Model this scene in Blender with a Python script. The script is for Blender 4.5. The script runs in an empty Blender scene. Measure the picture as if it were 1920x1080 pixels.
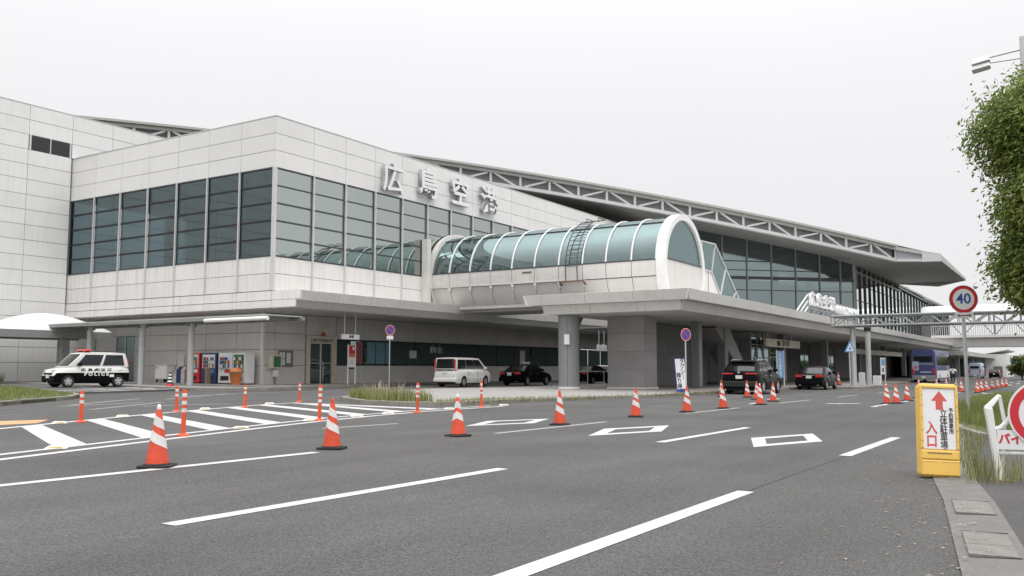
import bpy, bmesh, math, random
from mathutils import Vector, Matrix, Euler
random.seed(7)
R = math.radians
SC = bpy.context.scene
COL = SC.collection

# ------------------------------------------------------------------ camera
H = 1.215
cd = bpy.data.cameras.new('camera')
cam = bpy.data.objects.new('camera', cd)
COL.objects.link(cam)
cam.location = (0, 0, H)
cam.rotation_euler = (R(90 + 5.136), 0, R(-57.684))
cd.sensor_width = 36.0
cd.lens = 31.29
cd.clip_start = 0.05
cd.clip_end = 6000
SC.camera = cam

# ------------------------------------------------------------------ world: overcast sky
SUN_EL, SUN_AZ = 58.0, 215.0          # azimuth of the sun's position, degrees from +Y clockwise
W = bpy.data.worlds.new('World')
SC.world = W
W.use_nodes = True
nt = W.node_tree
for n in list(nt.nodes):
    nt.nodes.remove(n)
out = nt.nodes.new('ShaderNodeOutputWorld')
bg = nt.nodes.new('ShaderNodeBackground')
sky = nt.nodes.new('ShaderNodeTexSky')
sky.sky_type = 'NISHITA'
sky.sun_disc = False
sky.sun_elevation = R(SUN_EL)
sky.sun_rotation = R(SUN_AZ)
tc = nt.nodes.new('ShaderNodeTexCoord')
sep = nt.nodes.new('ShaderNodeSeparateXYZ')
nt.links.new(tc.outputs['Generated'], sep.inputs[0])
def wmath(op, a, b=None):
    m = nt.nodes.new('ShaderNodeMath'); m.operation = op
    for i, v in enumerate((a, b)):
        if v is None: continue
        if isinstance(v, (int, float)): m.inputs[i].default_value = v
        else: nt.links.new(v, m.inputs[i])
    return m.outputs[0]
zc = wmath('MAXIMUM', sep.outputs[2], 0.0)
z2 = wmath('MULTIPLY', wmath('MULTIPLY', zc, zc), zc)
lum = wmath('ADD', wmath('MULTIPLY', z2, 27.0), 8.1)      # overcast deck: brighter overhead than at the horizon
wn = nt.nodes.new('ShaderNodeTexNoise'); wn.inputs['Scale'].default_value = 2.2; wn.inputs['Detail'].default_value = 3
nt.links.new(tc.outputs['Generated'], wn.inputs['Vector'])
lum = wmath('MULTIPLY', lum, wmath('ADD', wmath('MULTIPLY', wn.outputs[0], 0.05), 0.975))
vm = nt.nodes.new('ShaderNodeVectorMath'); vm.operation = 'SCALE'
vm.inputs[0].default_value = (0.99, 0.985, 1.0)
nt.links.new(lum, vm.inputs['Scale'])
mx = nt.nodes.new('ShaderNodeMix'); mx.data_type = 'RGBA'
mx.inputs['Factor'].default_value = 0.96
nt.links.new(sky.outputs[0], mx.inputs['A'])
nt.links.new(vm.outputs[0], mx.inputs['B'])
nt.links.new(mx.outputs['Result'], bg.inputs['Color'])
bg.inputs['Strength'].default_value = 0.108
nt.links.new(bg.outputs[0], out.inputs[0])

# ------------------------------------------------------------------ sun (diffuse, behind cloud)
sl = bpy.data.lights.new('sun', 'SUN')
sl.energy = 0.8
sl.angle = R(25)
sl.color = (1.0, 0.97, 0.93)
sun = bpy.data.objects.new('sun', sl)
COL.objects.link(sun)
az = R(SUN_AZ)
sd = Vector((math.sin(az) * math.cos(R(SUN_EL)), math.cos(az) * math.cos(R(SUN_EL)), math.sin(R(SUN_EL))))
sun.rotation_euler = sd.to_track_quat('Z', 'Y').to_euler()
sun.location = (0, 0, 60)

SC.view_settings.view_transform = 'Standard'
SC.view_settings.look = 'None'
SC.view_settings.exposure = 0.0
SC.view_settings.gamma = 1.0
SC.view_settings.use_curve_mapping = False

# ------------------------------------------------------------------ materials
def new_mat(name):
    m = bpy.data.materials.new(name); m.use_nodes = True
    return m, m.node_tree, m.node_tree.nodes['Principled BSDF']

def mat(name, col, rough=0.6, metal=0.0, var=0.06, scale=3.0, obj_rand=0.0, bump=0.0, bscale=40.0, spec=0.5, coat=0.0,
        streak=0.0, detail=4.0):
    m, t, b = new_mat(name)
    N = t.nodes.new; Lk = t.links.new
    b.inputs['Roughness'].default_value = rough
    b.inputs['Metallic'].default_value = metal
    b.inputs['Specular IOR Level'].default_value = spec
    b.inputs['Coat Weight'].default_value = coat
    b.inputs['Coat Roughness'].default_value = 0.05
    geo = N('ShaderNodeNewGeometry')
    no = N('ShaderNodeTexNoise'); no.inputs['Scale'].default_value = scale; no.inputs['Detail'].default_value = detail
    Lk(geo.outputs['Position'], no.inputs['Vector'])
    mr = N('ShaderNodeMapRange'); mr.inputs['To Min'].default_value = 1 - var; mr.inputs['To Max'].default_value = 1 + var
    mr.inputs['From Min'].default_value = 0.25; mr.inputs['From Max'].default_value = 0.75
    Lk(no.outputs[0], mr.inputs[0])
    fac = mr.outputs[0]
    if obj_rand:
        oi = N('ShaderNodeObjectInfo')
        m2 = N('ShaderNodeMapRange'); m2.inputs['To Min'].default_value = 1 - obj_rand; m2.inputs['To Max'].default_value = 1 + obj_rand
        Lk(oi.outputs['Random'], m2.inputs[0])
        mu = N('ShaderNodeMath'); mu.operation = 'MULTIPLY'
        Lk(fac, mu.inputs[0]); Lk(m2.outputs[0], mu.inputs[1]); fac = mu.outputs[0]
    if streak:
        mp = N('ShaderNodeMapping'); mp.inputs['Scale'].default_value = (6.0, 6.0, 0.35)
        Lk(geo.outputs['Position'], mp.inputs[0])
        n2 = N('ShaderNodeTexNoise'); n2.inputs['Scale'].default_value = 1.0; n2.inputs['Detail'].default_value = 6
        Lk(mp.outputs[0], n2.inputs['Vector'])
        m3 = N('ShaderNodeMapRange'); m3.inputs['From Min'].default_value = 0.48; m3.inputs['From Max'].default_value = 0.75
        m3.inputs['To Min'].default_value = 1.0; m3.inputs['To Max'].default_value = 1 - streak
        Lk(n2.outputs[0], m3.inputs[0])
        mu = N('ShaderNodeMath'); mu.operation = 'MULTIPLY'
        Lk(fac, mu.inputs[0]); Lk(m3.outputs[0], mu.inputs[1]); fac = mu.outputs[0]
    vs = N('ShaderNodeVectorMath'); vs.operation = 'SCALE'; vs.inputs[0].default_value = col
    Lk(fac, vs.inputs['Scale'])
    Lk(vs.outputs[0], b.inputs['Base Color'])
    if bump:
        nb = N('ShaderNodeTexNoise'); nb.inputs['Scale'].default_value = bscale; nb.inputs['Detail'].default_value = 3
        Lk(geo.outputs['Position'], nb.inputs['Vector'])
        bp = N('ShaderNodeBump'); bp.inputs['Strength'].default_value = bump; bp.inputs['Distance'].default_value = 0.02
        Lk(nb.outputs[0], bp.inputs['Height']); Lk(bp.outputs[0], b.inputs['Normal'])
    return m

def glass_mat(name, tint, refl, rough=0.02, gcol=(0.9, 0.95, 0.95), fres=0.7, diffuse_mix=0.0, dcol=(0.3, 0.38, 0.38)):
    m = bpy.data.materials.new(name); m.use_nodes = True
    t = m.node_tree; N = t.nodes.new; Lk = t.links.new
    for n in list(t.nodes): t.nodes.remove(n)
    o = N('ShaderNodeOutputMaterial'); mix = N('ShaderNodeMixShader')
    tr = N('ShaderNodeBsdfTransparent'); tr.inputs[0].default_value = (*tint, 1)
    gl = N('ShaderNodeBsdfGlossy'); gl.inputs['Color'].default_value = (*gcol, 1); gl.inputs['Roughness'].default_value = rough
    lw = N('ShaderNodeLayerWeight'); lw.inputs['Blend'].default_value = 0.25
    ma = N('ShaderNodeMath'); ma.operation = 'MULTIPLY_ADD'; ma.use_clamp = True
    ma.inputs[1].default_value = fres; ma.inputs[2].default_value = refl
    Lk(lw.outputs['Fresnel'], ma.inputs[0])
    # each pane sits a hair off true, so reflections break from pane to pane
    geo = N('ShaderNodeNewGeometry'); oi = N('ShaderNodeObjectInfo')
    nz = N('ShaderNodeTexNoise'); nz.inputs['Scale'].default_value = 0.5; nz.noise_dimensions = '4D'
    mw = N('ShaderNodeMath'); mw.operation = 'MULTIPLY'; mw.inputs[1].default_value = 37.0
    Lk(oi.outputs['Random'], mw.inputs[0]); Lk(mw.outputs[0], nz.inputs['W'])
    Lk(geo.outputs['Position'], nz.inputs['Vector'])
    bp = N('ShaderNodeBump'); bp.inputs['Strength'].default_value = 0.12; bp.inputs['Distance'].default_value = 0.05
    Lk(nz.outputs[0], bp.inputs['Height']); Lk(bp.outputs[0], gl.inputs['Normal'])
    body = tr.outputs[0]
    if diffuse_mix:  # even diffuse share that lifts the pane's tone
        df = N('ShaderNodeBsdfDiffuse'); df.inputs[0].default_value = (*dcol, 1); m2 = N('ShaderNodeMixShader'); m2.inputs[0].default_value = diffuse_mix
        Lk(tr.outputs[0], m2.inputs[1]); Lk(df.outputs[0], m2.inputs[2]); body = m2.outputs[0]
    Lk(ma.outputs[0], mix.inputs[0]); Lk(body, mix.inputs[1]); Lk(gl.outputs[0], mix.inputs[2])
    Lk(mix.outputs[0], o.inputs[0])
    return m

def asphalt_mat(name, base, speck=0.5, scale=1.0):
    m, t, b = new_mat(name); N = t.nodes.new; Lk = t.links.new
    b.inputs['Roughness'].default_value = 0.9; b.inputs['Specular IOR Level'].default_value = 0.25
    geo = N('ShaderNodeNewGeometry')
    vor = N('ShaderNodeTexVoronoi'); vor.inputs['Scale'].default_value = 85 * scale
    Lk(geo.outputs['Position'], vor.inputs['Vector'])
    n1 = N('ShaderNodeTexNoise'); n1.inputs['Scale'].default_value = 60 * scale; n1.inputs['Detail'].default_value = 5
    n2 = N('ShaderNodeTexNoise'); n2.inputs['Scale'].default_value = 0.35; n2.inputs['Detail'].default_value = 6
    mp = N('ShaderNodeMapping'); mp.inputs['Scale'].default_value = (0.06, 1.0, 1.0)
    n3 = N('ShaderNodeTexNoise'); n3.inputs['Scale'].default_value = 1.1; n3.inputs['Detail'].default_value = 3
    Lk(geo.outputs['Position'], n1.inputs['Vector']); Lk(geo.outputs['Position'], n2.inputs['Vector'])
    Lk(geo.outputs['Position'], mp.inputs[0]); Lk(mp.outputs[0], n3.inputs['Vector'])
    def rng(src, a, c, lo, hi):
        r = N('ShaderNodeMapRange'); r.inputs['From Min'].default_value = a; r.inputs['From Max'].default_value = c
        r.inputs['To Min'].default_value = lo; r.inputs['To Max'].default_value = hi; Lk(src, r.inputs[0]); return r.outputs[0]
    def mul(a, c):
        q = N('ShaderNodeMath'); q.operation = 'MULTIPLY'; Lk(a, q.inputs[0]); Lk(c, q.inputs[1]); return q.outputs[0]
    sc = N('ShaderNodeSeparateColor'); Lk(vor.outputs['Color'], sc.inputs[0])
    f = rng(sc.outputs[0], 0, 1, 1 - speck * 0.6, 1 + speck * 0.6)
    f = mul(f, rng(n1.outputs[0], 0.3, 0.7, 1 - speck * 0.5, 1 + speck * 0.5))
    f = mul(f, rng(n2.outputs[0], 0.3, 0.7, 0.86, 1.12))
    f = mul(f, rng(n3.outputs[0], 0.3, 0.7, 0.88, 1.10))
    vs = N('ShaderNodeVectorMath'); vs.operation = 'SCALE'; vs.inputs[0].default_value = base
    Lk(f, vs.inputs['Scale']); Lk(vs.outputs[0], b.inputs['Base Color'])
    bp = N('ShaderNodeBump'); bp.inputs['Strength'].default_value = 0.5; bp.inputs['Distance'].default_value = 0.008
    Lk(vor.outputs['Distance'], bp.inputs['Height']); Lk(bp.outputs[0], b.inputs['Normal'])
    return m

def paint_mat(name, col, worn=0.25):
    m, t, b = new_mat(name); N = t.nodes.new; Lk = t.links.new
    b.inputs['Roughness'].default_value = 0.75
    geo = N('ShaderNodeNewGeometry')
    n1 = N('ShaderNodeTexNoise'); n1.inputs['Scale'].default_value = 30; n1.inputs['Detail'].default_value = 6
    n2 = N('ShaderNodeTexNoise'); n2.inputs['Scale'].default_value = 1.3; n2.inputs['Detail'].default_value = 3
    Lk(geo.outputs['Position'], n1.inputs['Vector']); Lk(geo.outputs['Position'], n2.inputs['Vector'])
    ad = N('ShaderNodeMath'); ad.operation = 'ADD'; Lk(n1.outputs[0], ad.inputs[0]); Lk(n2.outputs[0], ad.inputs[1])
    r = N('ShaderNodeMapRange'); r.inputs['From Min'].default_value = 0.62; r.inputs['From Max'].default_value = 0.95 + (0.3 - worn)
    r.inputs['To Min'].default_value = 1 - worn; r.inputs['To Max'].default_value = 0.0; r.clamp = True
    r.inputs['From Min'].default_value = 0.95; r.inputs['From Max'].default_value = 1.5
    r.inputs['To Min'].default_value = 0.0; r.inputs['To Max'].default_value = worn * 2
    Lk(ad.outputs[0], r.inputs[0])
    mx = N('ShaderNodeMix'); mx.data_type = 'RGBA'
    mx.inputs['A'].default_value = (*col, 1); mx.inputs['B'].default_value = (0.13, 0.13, 0.13, 1)
    Lk(r.outputs[0], mx.inputs['Factor']); Lk(mx.outputs['Result'], b.inputs['Base Color'])
    return m

def leaf_mat(name, c1, c2, rough=0.6):
    m, t, b = new_mat(name); N = t.nodes.new; Lk = t.links.new
    b.inputs['Roughness'].default_value = rough
    b.inputs['Specular IOR Level'].default_value = 0.3
    geo = N('ShaderNodeNewGeometry')
    no = N('ShaderNodeTexNoise'); no.inputs['Scale'].default_value = 1.6; no.inputs['Detail'].default_value = 5
    Lk(geo.outputs['Position'], no.inputs['Vector'])
    mx = N('ShaderNodeMix'); mx.data_type = 'RGBA'
    mx.inputs['A'].default_value = (*c1, 1); mx.inputs['B'].default_value = (*c2, 1)
    r = N('ShaderNodeMapRange'); r.inputs['From Min'].default_value = 0.3; r.inputs['From Max'].default_value = 0.7
    ad = N('ShaderNodeMath'); ad.operation = 'MULTIPLY_ADD'; ad.inputs[1].default_value = 0.4; ad.inputs[2].default_value = 0.0
    Lk(geo.outputs['Random Per Island'], ad.inputs[0])
    a2 = N('ShaderNodeMath'); a2.operation = 'MULTIPLY_ADD'; a2.inputs[1].default_value = 0.6; Lk(no.outputs[0], a2.inputs[0]); Lk(ad.outputs[0], a2.inputs[2])
    Lk(a2.outputs[0], r.inputs[0]); Lk(r.outputs[0], mx.inputs['Factor'])
    Lk(mx.outputs['Result'], b.inputs['Base Color'])
    tl = N('ShaderNodeBsdfTranslucent'); Lk(mx.outputs['Result'], tl.inputs[0])
    ms = N('ShaderNodeMixShader'); ms.inputs[0].default_value = 0.3
    o = [n for n in t.nodes if n.type == 'OUTPUT_MATERIAL'][0]
    Lk(b.outputs[0], ms.inputs[1]); Lk(tl.outputs[0], ms.inputs[2]); Lk(ms.outputs[0], o.inputs[0])
    return m

MT = {}
MT['panel'] = mat('white_panel', (0.75, 0.742, 0.73), 0.45, var=0.03, scale=0.6, obj_rand=0.022, streak=0.035)
MT['panel_low'] = mat('white_panel_streaked', (0.74, 0.725, 0.70), 0.5, var=0.04, scale=0.8, obj_rand=0.025, streak=0.16)
MT['tower'] = mat('grey_white_panel', (0.76, 0.757, 0.74), 0.5, var=0.03, scale=0.6, obj_rand=0.025, streak=0.07)
MT['joint'] = mat('dark_joint', (0.17, 0.17, 0.172), 0.8)
MT['lowwall'] = mat('grey_wall_panel', (0.60, 0.58, 0.545), 0.6, var=0.05, scale=0.7, obj_rand=0.03, streak=0.08)
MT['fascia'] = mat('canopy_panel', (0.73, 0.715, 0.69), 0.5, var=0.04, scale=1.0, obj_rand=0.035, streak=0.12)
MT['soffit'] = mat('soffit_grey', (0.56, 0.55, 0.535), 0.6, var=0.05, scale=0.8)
MT['frame'] = mat('light_metal_frame', (0.62, 0.62, 0.61), 0.4, metal=0.3)
MT['dframe'] = mat('dark_metal_frame', (0.05, 0.055, 0.06), 0.5)
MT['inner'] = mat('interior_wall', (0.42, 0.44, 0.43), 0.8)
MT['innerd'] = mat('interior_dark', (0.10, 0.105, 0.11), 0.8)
MT['white'] = mat('white_paint', (0.80, 0.80, 0.79), 0.4, var=0.03)
MT['tubewhite'] = mat('tube_white_panel', (0.68, 0.66, 0.63), 0.45, var=0.03, scale=0.8, obj_rand=0.02, streak=0.12)
MT['glass'] = glass_mat('tinted_window', (0.32, 0.38, 0.36), 0.51, gcol=(0.80, 0.87, 0.82), fres=0.5)
MT['glassl'] = glass_mat('tinted_window_side', (0.26, 0.33, 0.35), 0.17, gcol=(0.72, 0.84, 0.88), fres=0.3)
MT['tglass'] = glass_mat('tube_window', (0.40, 0.52, 0.52), 0.17, gcol=(0.78, 0.90, 0.90), fres=0.55, diffuse_mix=0.08, dcol=(0.4, 0.5, 0.5))
MT['hglass'] = glass_mat('hall_window', (0.22, 0.28, 0.28), 0.29, gcol=(0.72, 0.85, 0.85), fres=0.5)
MT['sglass'] = glass_mat('facade_window', (0.45, 0.5, 0.48), 0.68, gcol=(0.80, 0.86, 0.83), fres=0.8)
MT['dglass'] = glass_mat('dark_window', (0.24, 0.28, 0.28), 0.26, gcol=(0.75, 0.9, 0.87), fres=0.5, diffuse_mix=0.30, dcol=(0.22, 0.30, 0.30))  # blue-grey diffuse share paints in the reflected light of these panes
MT['carglass'] = mat('car_window', (0.012, 0.014, 0.016), 0.08, var=0.0, spec=0.5)
MT['roofedge'] = mat('roof_edge_metal', (0.44, 0.44, 0.42), 0.5, metal=0.1, var=0.05, streak=0.08)
MT['truss'] = mat('truss_steel', (0.58, 0.57, 0.57), 0.5)
MT['rweb'] = mat('roof_web_panel', (0.37, 0.365, 0.385), 0.7)
MT['rsoffit'] = mat('roof_soffit', (0.25, 0.247, 0.24), 0.7, var=0.05, scale=1.2)
MT['road'] = asphalt_mat('road_asphalt', (0.093, 0.0915, 0.0885), 0.55)
MT['apron'] = asphalt_mat('apron_asphalt', (0.12, 0.118, 0.114), 0.3)
MT['path'] = asphalt_mat('path_asphalt', (0.088, 0.086, 0.084), 0.35)
MT['line'] = paint_mat('road_paint_white', (0.52, 0.515, 0.51), 0.25)
MT['worn'] = paint_mat('road_paint_worn', (0.34, 0.335, 0.325), 0.4)
MT['oline'] = paint_mat('road_paint_orange', (0.60, 0.31, 0.15), 0.3)
MT['pave'] = mat('pavement_concrete', (0.31, 0.30, 0.285), 0.85, var=0.1, scale=0.8, bump=0.3)
MT['isl'] = mat('island_paving', (0.27, 0.258, 0.243), 0.85, var=0.07, scale=0.7, bump=0.2)
MT['kerb'] = mat('kerb_concrete', (0.25, 0.235, 0.20), 0.9, var=0.2, scale=3, obj_rand=0.1, bump=0.4)
MT['gutter'] = mat('gutter_concrete', (0.155, 0.148, 0.138), 0.9, var=0.16, scale=4, bump=0.6, bscale=60, detail=8)
MT['slab'] = mat('gutter_slab', (0.20, 0.19, 0.172), 0.9, var=0.18, scale=7, bump=0.6, bscale=70, obj_rand=0.05, detail=8)
MT['soil'] = mat('soil', (0.10, 0.105, 0.05), 0.95, var=0.25, scale=2)
MT['land'] = mat('land', (0.11, 0.12, 0.06), 0.95, var=0.2, scale=0.05)
MT['grass'] = leaf_mat('grass_blades', (0.125, 0.175, 0.045), (0.29, 0.315, 0.115))
MT['dry'] = leaf_mat('dry_weeds', (0.13, 0.16, 0.04), (0.33, 0.33, 0.15))
MT['plume'] = leaf_mat('weed_plumes', (0.40, 0.33, 0.28), (0.55, 0.48, 0.40))
MT['leaf'] = leaf_mat('tree_leaves', (0.10, 0.145, 0.03), (0.29, 0.345, 0.09))
MT['leaf2'] = leaf_mat('far_leaves', (0.11, 0.15, 0.045), (0.24, 0.29, 0.10))
MT['bark'] = mat('bark', (0.10, 0.075, 0.055), 0.9, var=0.2, scale=8, bump=0.6)
MT['orange'] = mat('cone_orange', (0.66, 0.075, 0.032), 0.55, var=0.14, scale=9, obj_rand=0.09)
MT['post_o'] = mat('post_orange', (0.68, 0.085, 0.025), 0.5, var=0.05, scale=4, obj_rand=0.05)
MT['reflect'] = mat('reflective_white', (0.70, 0.69, 0.67), 0.35, var=0.10, scale=10, obj_rand=0.06)
MT['rubber'] = mat('black_rubber', (0.022, 0.022, 0.022), 0.85, var=0.1)
MT['tyre'] = mat('tyre', (0.018, 0.018, 0.018), 0.85)
MT['rim'] = mat('alloy_rim', (0.55, 0.55, 0.56), 0.3, metal=0.6)
MT['black'] = mat('black_paint', (0.006, 0.006, 0.007), 0.25, var=0.0, spec=0.06)
MT['blackm'] = mat('matt_black', (0.015, 0.015, 0.016), 0.6)
MT['carwhite'] = mat('white_car_paint', (0.72, 0.71, 0.68), 0.25, var=0.01, coat=0.5)
MT['silver'] = mat('silver_trim', (0.6, 0.6, 0.6), 0.25, metal=0.8)
MT['redlamp'] = mat('red_lamp', (0.55, 0.02, 0.02), 0.2, var=0.0, coat=0.5)
MT['lamp'] = mat('clear_lamp', (0.6, 0.62, 0.64), 0.15, var=0.0, coat=0.5)
MT['plate'] = mat('number_plate', (0.72, 0.73, 0.72), 0.5, var=0.02)
MT['green'] = mat('green_plate', (0.02, 0.22, 0.08), 0.5)
MT['yellow'] = mat('yellow_plastic', (0.84, 0.54, 0.12), 0.4, var=0.05, scale=5)
MT['red'] = mat('sign_red', (0.60, 0.03, 0.04), 0.45, var=0.03)
MT['pinkred'] = mat('sign_faded_red', (0.62, 0.10, 0.09), 0.5, var=0.05)
MT['blue'] = mat('sign_blue', (0.03, 0.09, 0.36), 0.45, var=0.03)
MT['lblue'] = mat('sign_light_blue', (0.12, 0.30, 0.55), 0.45, var=0.05)
MT['ink'] = mat('black_ink', (0.012, 0.012, 0.014), 0.6, var=0.0)
MT['signwhite'] = mat('sign_white', (0.80, 0.80, 0.80), 0.45, var=0.02)
MT['beige'] = mat('sign_beige', (0.60, 0.56, 0.47), 0.5)
MT['pole'] = mat('galvanised_pole', (0.55, 0.58, 0.57), 0.45, metal=0.35, var=0.05)
MT['column'] = mat('column_grey', (0.25, 0.258, 0.262), 0.5, metal=0.1, var=0.04, streak=0.06)
MT['pier'] = mat('pier_stone', (0.33, 0.32, 0.315), 0.6, var=0.07, scale=1.2, obj_rand=0.04)
MT['dwall'] = mat('dark_grey_wall', (0.16, 0.16, 0.16), 0.6, obj_rand=0.05)
MT['tent'] = mat('tent_membrane', (0.74, 0.73, 0.71), 0.6, var=0.02)
MT['bus'] = mat('bus_blue', (0.05, 0.065, 0.18), 0.35, coat=0.2)
MT['minib'] = mat('pale_blue_paint', (0.38, 0.45, 0.55), 0.35)
MT['steel'] = mat('grey_steel', (0.27, 0.285, 0.28), 0.5, metal=0.15)
MT['bridge'] = mat('bridge_grey', (0.44, 0.43, 0.42), 0.6, streak=0.1)
MT['vred'] = mat('vending_red', (0.55, 0.035, 0.03), 0.35)
MT['vblue'] = mat('vending_blue', (0.03, 0.05, 0.16), 0.35)
MT['vwhite'] = mat('vending_white', (0.72, 0.72, 0.72), 0.35)
MT['vgreen'] = mat('vending_green', (0.05, 0.16, 0.07), 0.4)
MT['binor'] = mat('bin_orange', (0.62, 0.20, 0.06), 0.5)
MT['skin'] = mat('skin', (0.45, 0.27, 0.19), 0.6)
MT['hair'] = mat('dark_hair', (0.015, 0.012, 0.01), 0.6)
MT['cloth_w'] = mat('white_shirt', (0.75, 0.77, 0.76), 0.8)
MT['cloth_d'] = mat('dark_trousers', (0.02, 0.022, 0.03), 0.8)
MT['returns'] = mat('shaded_letter_sides', (0.40, 0.40, 0.41), 0.5)  # shade on the sides of the white characters, put into the colour
MT['tar'] = mat('tar', (0.05, 0.048, 0.046), 0.9)
MT['rust'] = mat('rust', (0.17, 0.115, 0.075), 0.8, var=0.3, scale=20)
MT['brown'] = mat('brown_post', (0.22, 0.17, 0.11), 0.6)
MT['poster1'] = mat('poster_blue', (0.14, 0.28, 0.34), 0.5, var=0.35, scale=7)
MT['poster2'] = mat('poster_red', (0.30, 0.10, 0.10), 0.5, var=0.4, scale=9)
MT['paper'] = mat('paper', (0.66, 0.66, 0.64), 0.7)

# ------------------------------------------------------------------ geometry helpers
def G(x, y): return -0.004 * x + 0.0067 * y      # the gently tilted ground plane

class MB:
    def __init__(s): s.v = []; s.f = []
    def add(s, vs, fs):
        o = len(s.v); s.v += [tuple(p) for p in vs]; s.f += [tuple(i + o for i in f) for f in fs]; return s
    def box(s, x0, y0, z0, x1, y1, z1):
        v = [(x0,y0,z0),(x1,y0,z0),(x1,y1,z0),(x0,y1,z0),(x0,y0,z1),(x1,y0,z1),(x1,y1,z1),(x0,y1,z1)]
        return s.add(v, [(0,3,2,1),(4,5,6,7),(0,1,5,4),(1,2,6,5),(2,3,7,6),(3,0,4,7)])
    def hexa(s, v):
        return s.add(v, [(0,3,2,1),(4,5,6,7),(0,1,5,4),(1,2,6,5),(2,3,7,6),(3,0,4,7)])
    def bar(s, p, q, w, h=None, up=(0,0,1)):
        h = h or w; p = Vector(p); q = Vector(q); d = (q - p).normalized(); u = Vector(up)
        if abs(d.dot(u)) > 0.98: u = Vector((1,0,0))
        a = d.cross(u).normalized() * w / 2; b = a.cross(d).normalized() * h / 2
        return s.hexa([p-a-b, p+a-b, p+a+b, p-a+b, q-a-b, q+a-b, q+a+b, q-a+b])
    def tube(s, pts, r, n=8, cap=True):
        pts = [Vector(p) for p in pts]; o = len(s.v); k = len(pts)
        rr = r if isinstance(r, (list, tuple)) else [r] * k
        for i, p in enumerate(pts):
            d = (pts[min(i+1,k-1)] - pts[max(i-1,0)]).normalized()
            u = Vector((0,0,1)) if abs(d.z) < 0.95 else Vector((1,0,0))
            a = d.cross(u).normalized(); b = a.cross(d)
            for j in range(n):
                t = 2*math.pi*j/n; s.v.append(tuple(p + (a*math.cos(t) + b*math.sin(t)) * rr[i]))
        for i in range(k-1):
            for j in range(n):
                s.f.append((o+i*n+j, o+i*n+(j+1)%n, o+(i+1)*n+(j+1)%n, o+(i+1)*n+j))
        if cap:
            s.f.append(tuple(o+j for j in range(n))[::-1]); s.f.append(tuple(o+(k-1)*n+j for j in range(n)))
        return s
    def lathe(s, prof, c=(0,0,0), n=24, cap=True):
        o = len(s.v); k = len(prof)
        for (r, z) in prof:
            for j in range(n):
                t = 2*math.pi*j/n; s.v.append((c[0]+r*math.cos(t), c[1]+r*math.sin(t), c[2]+z))
        for i in range(k-1):
            for j in range(n):
                s.f.append((o+i*n+j, o+i*n+(j+1)%n, o+(i+1)*n+(j+1)%n, o+(i+1)*n+j))
        if cap:
            s.f.append(tuple(o+j for j in range(n))[::-1]); s.f.append(tuple(o+(k-1)*n+j for j in range(n)))
        return s
    def prism(s, poly, z0, z1):          # poly in XY; z may be numbers or functions of (x,y)
        n = len(poly); f0 = z0 if callable(z0) else (lambda x, y: z0); f1 = z1 if callable(z1) else (lambda x, y: z1)
        v = [(x, y, f0(x, y)) for x, y in poly] + [(x, y, f1(x, y)) for x, y in poly]
        return s.add(v, [tuple(range(n))[::-1], tuple(range(n, 2*n))] + [(i, (i+1)%n, n+(i+1)%n, n+i) for i in range(n)])
    def slabpoly(s, pts, d):             # planar 3D polygon thickened by vector d
        n = len(pts); d = Vector(d); v = [Vector(p) for p in pts] + [Vector(p) + d for p in pts]
        return s.add(v, [tuple(range(n))[::-1], tuple(range(n, 2*n))] + [(i, (i+1)%n, n+(i+1)%n, n+i) for i in range(n)])
    def disc(s, c, r, axis, d, n=32):    # flat disc of thickness d along +axis
        c = Vector(c); a = Vector(axis).normalized(); u = Vector((0,0,1)); u = (u - a*u.dot(a)).normalized(); w = a.cross(u)
        return s.slabpoly([c + (u*math.cos(2*math.pi*i/n) + w*math.sin(2*math.pi*i/n))*r for i in range(n)], a*d)
    def ring(s, c, r0, r1, axis, d, n=36):
        c = Vector(c); a = Vector(axis).normalized(); u = Vector((0,0,1)); u = (u - a*u.dot(a)).normalized(); w = a.cross(u)
        o = len(s.v)
        for k, (r, h) in enumerate(((r0,0),(r1,0),(r1,d),(r0,d))):
            for i in range(n):
                t = 2*math.pi*i/n; s.v.append(tuple(c + (u*math.cos(t)+w*math.sin(t))*r + a*h))
        for k in range(4):
            for i in range(n):
                s.f.append((o+k*n+i, o+k*n+(i+1)%n, o+((k+1)%4)*n+(i+1)%n, o+((k+1)%4)*n+i))
        return s
    def mesh(s, name, m, smooth=False, origin=(0,0,0)):
        me = bpy.data.meshes.new(name)
        ox, oy, oz = origin
        me.from_pydata([(x-ox, y-oy, z-oz) for x, y, z in s.v], [], s.f)
        bm = bmesh.new(); bm.from_mesh(me); bmesh.ops.recalc_face_normals(bm, faces=bm.faces); bm.to_mesh(me); bm.free()
        if m: me.materials.append(m)
        if smooth:
            for p in me.polygons: p.use_smooth = True
        return me

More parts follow.
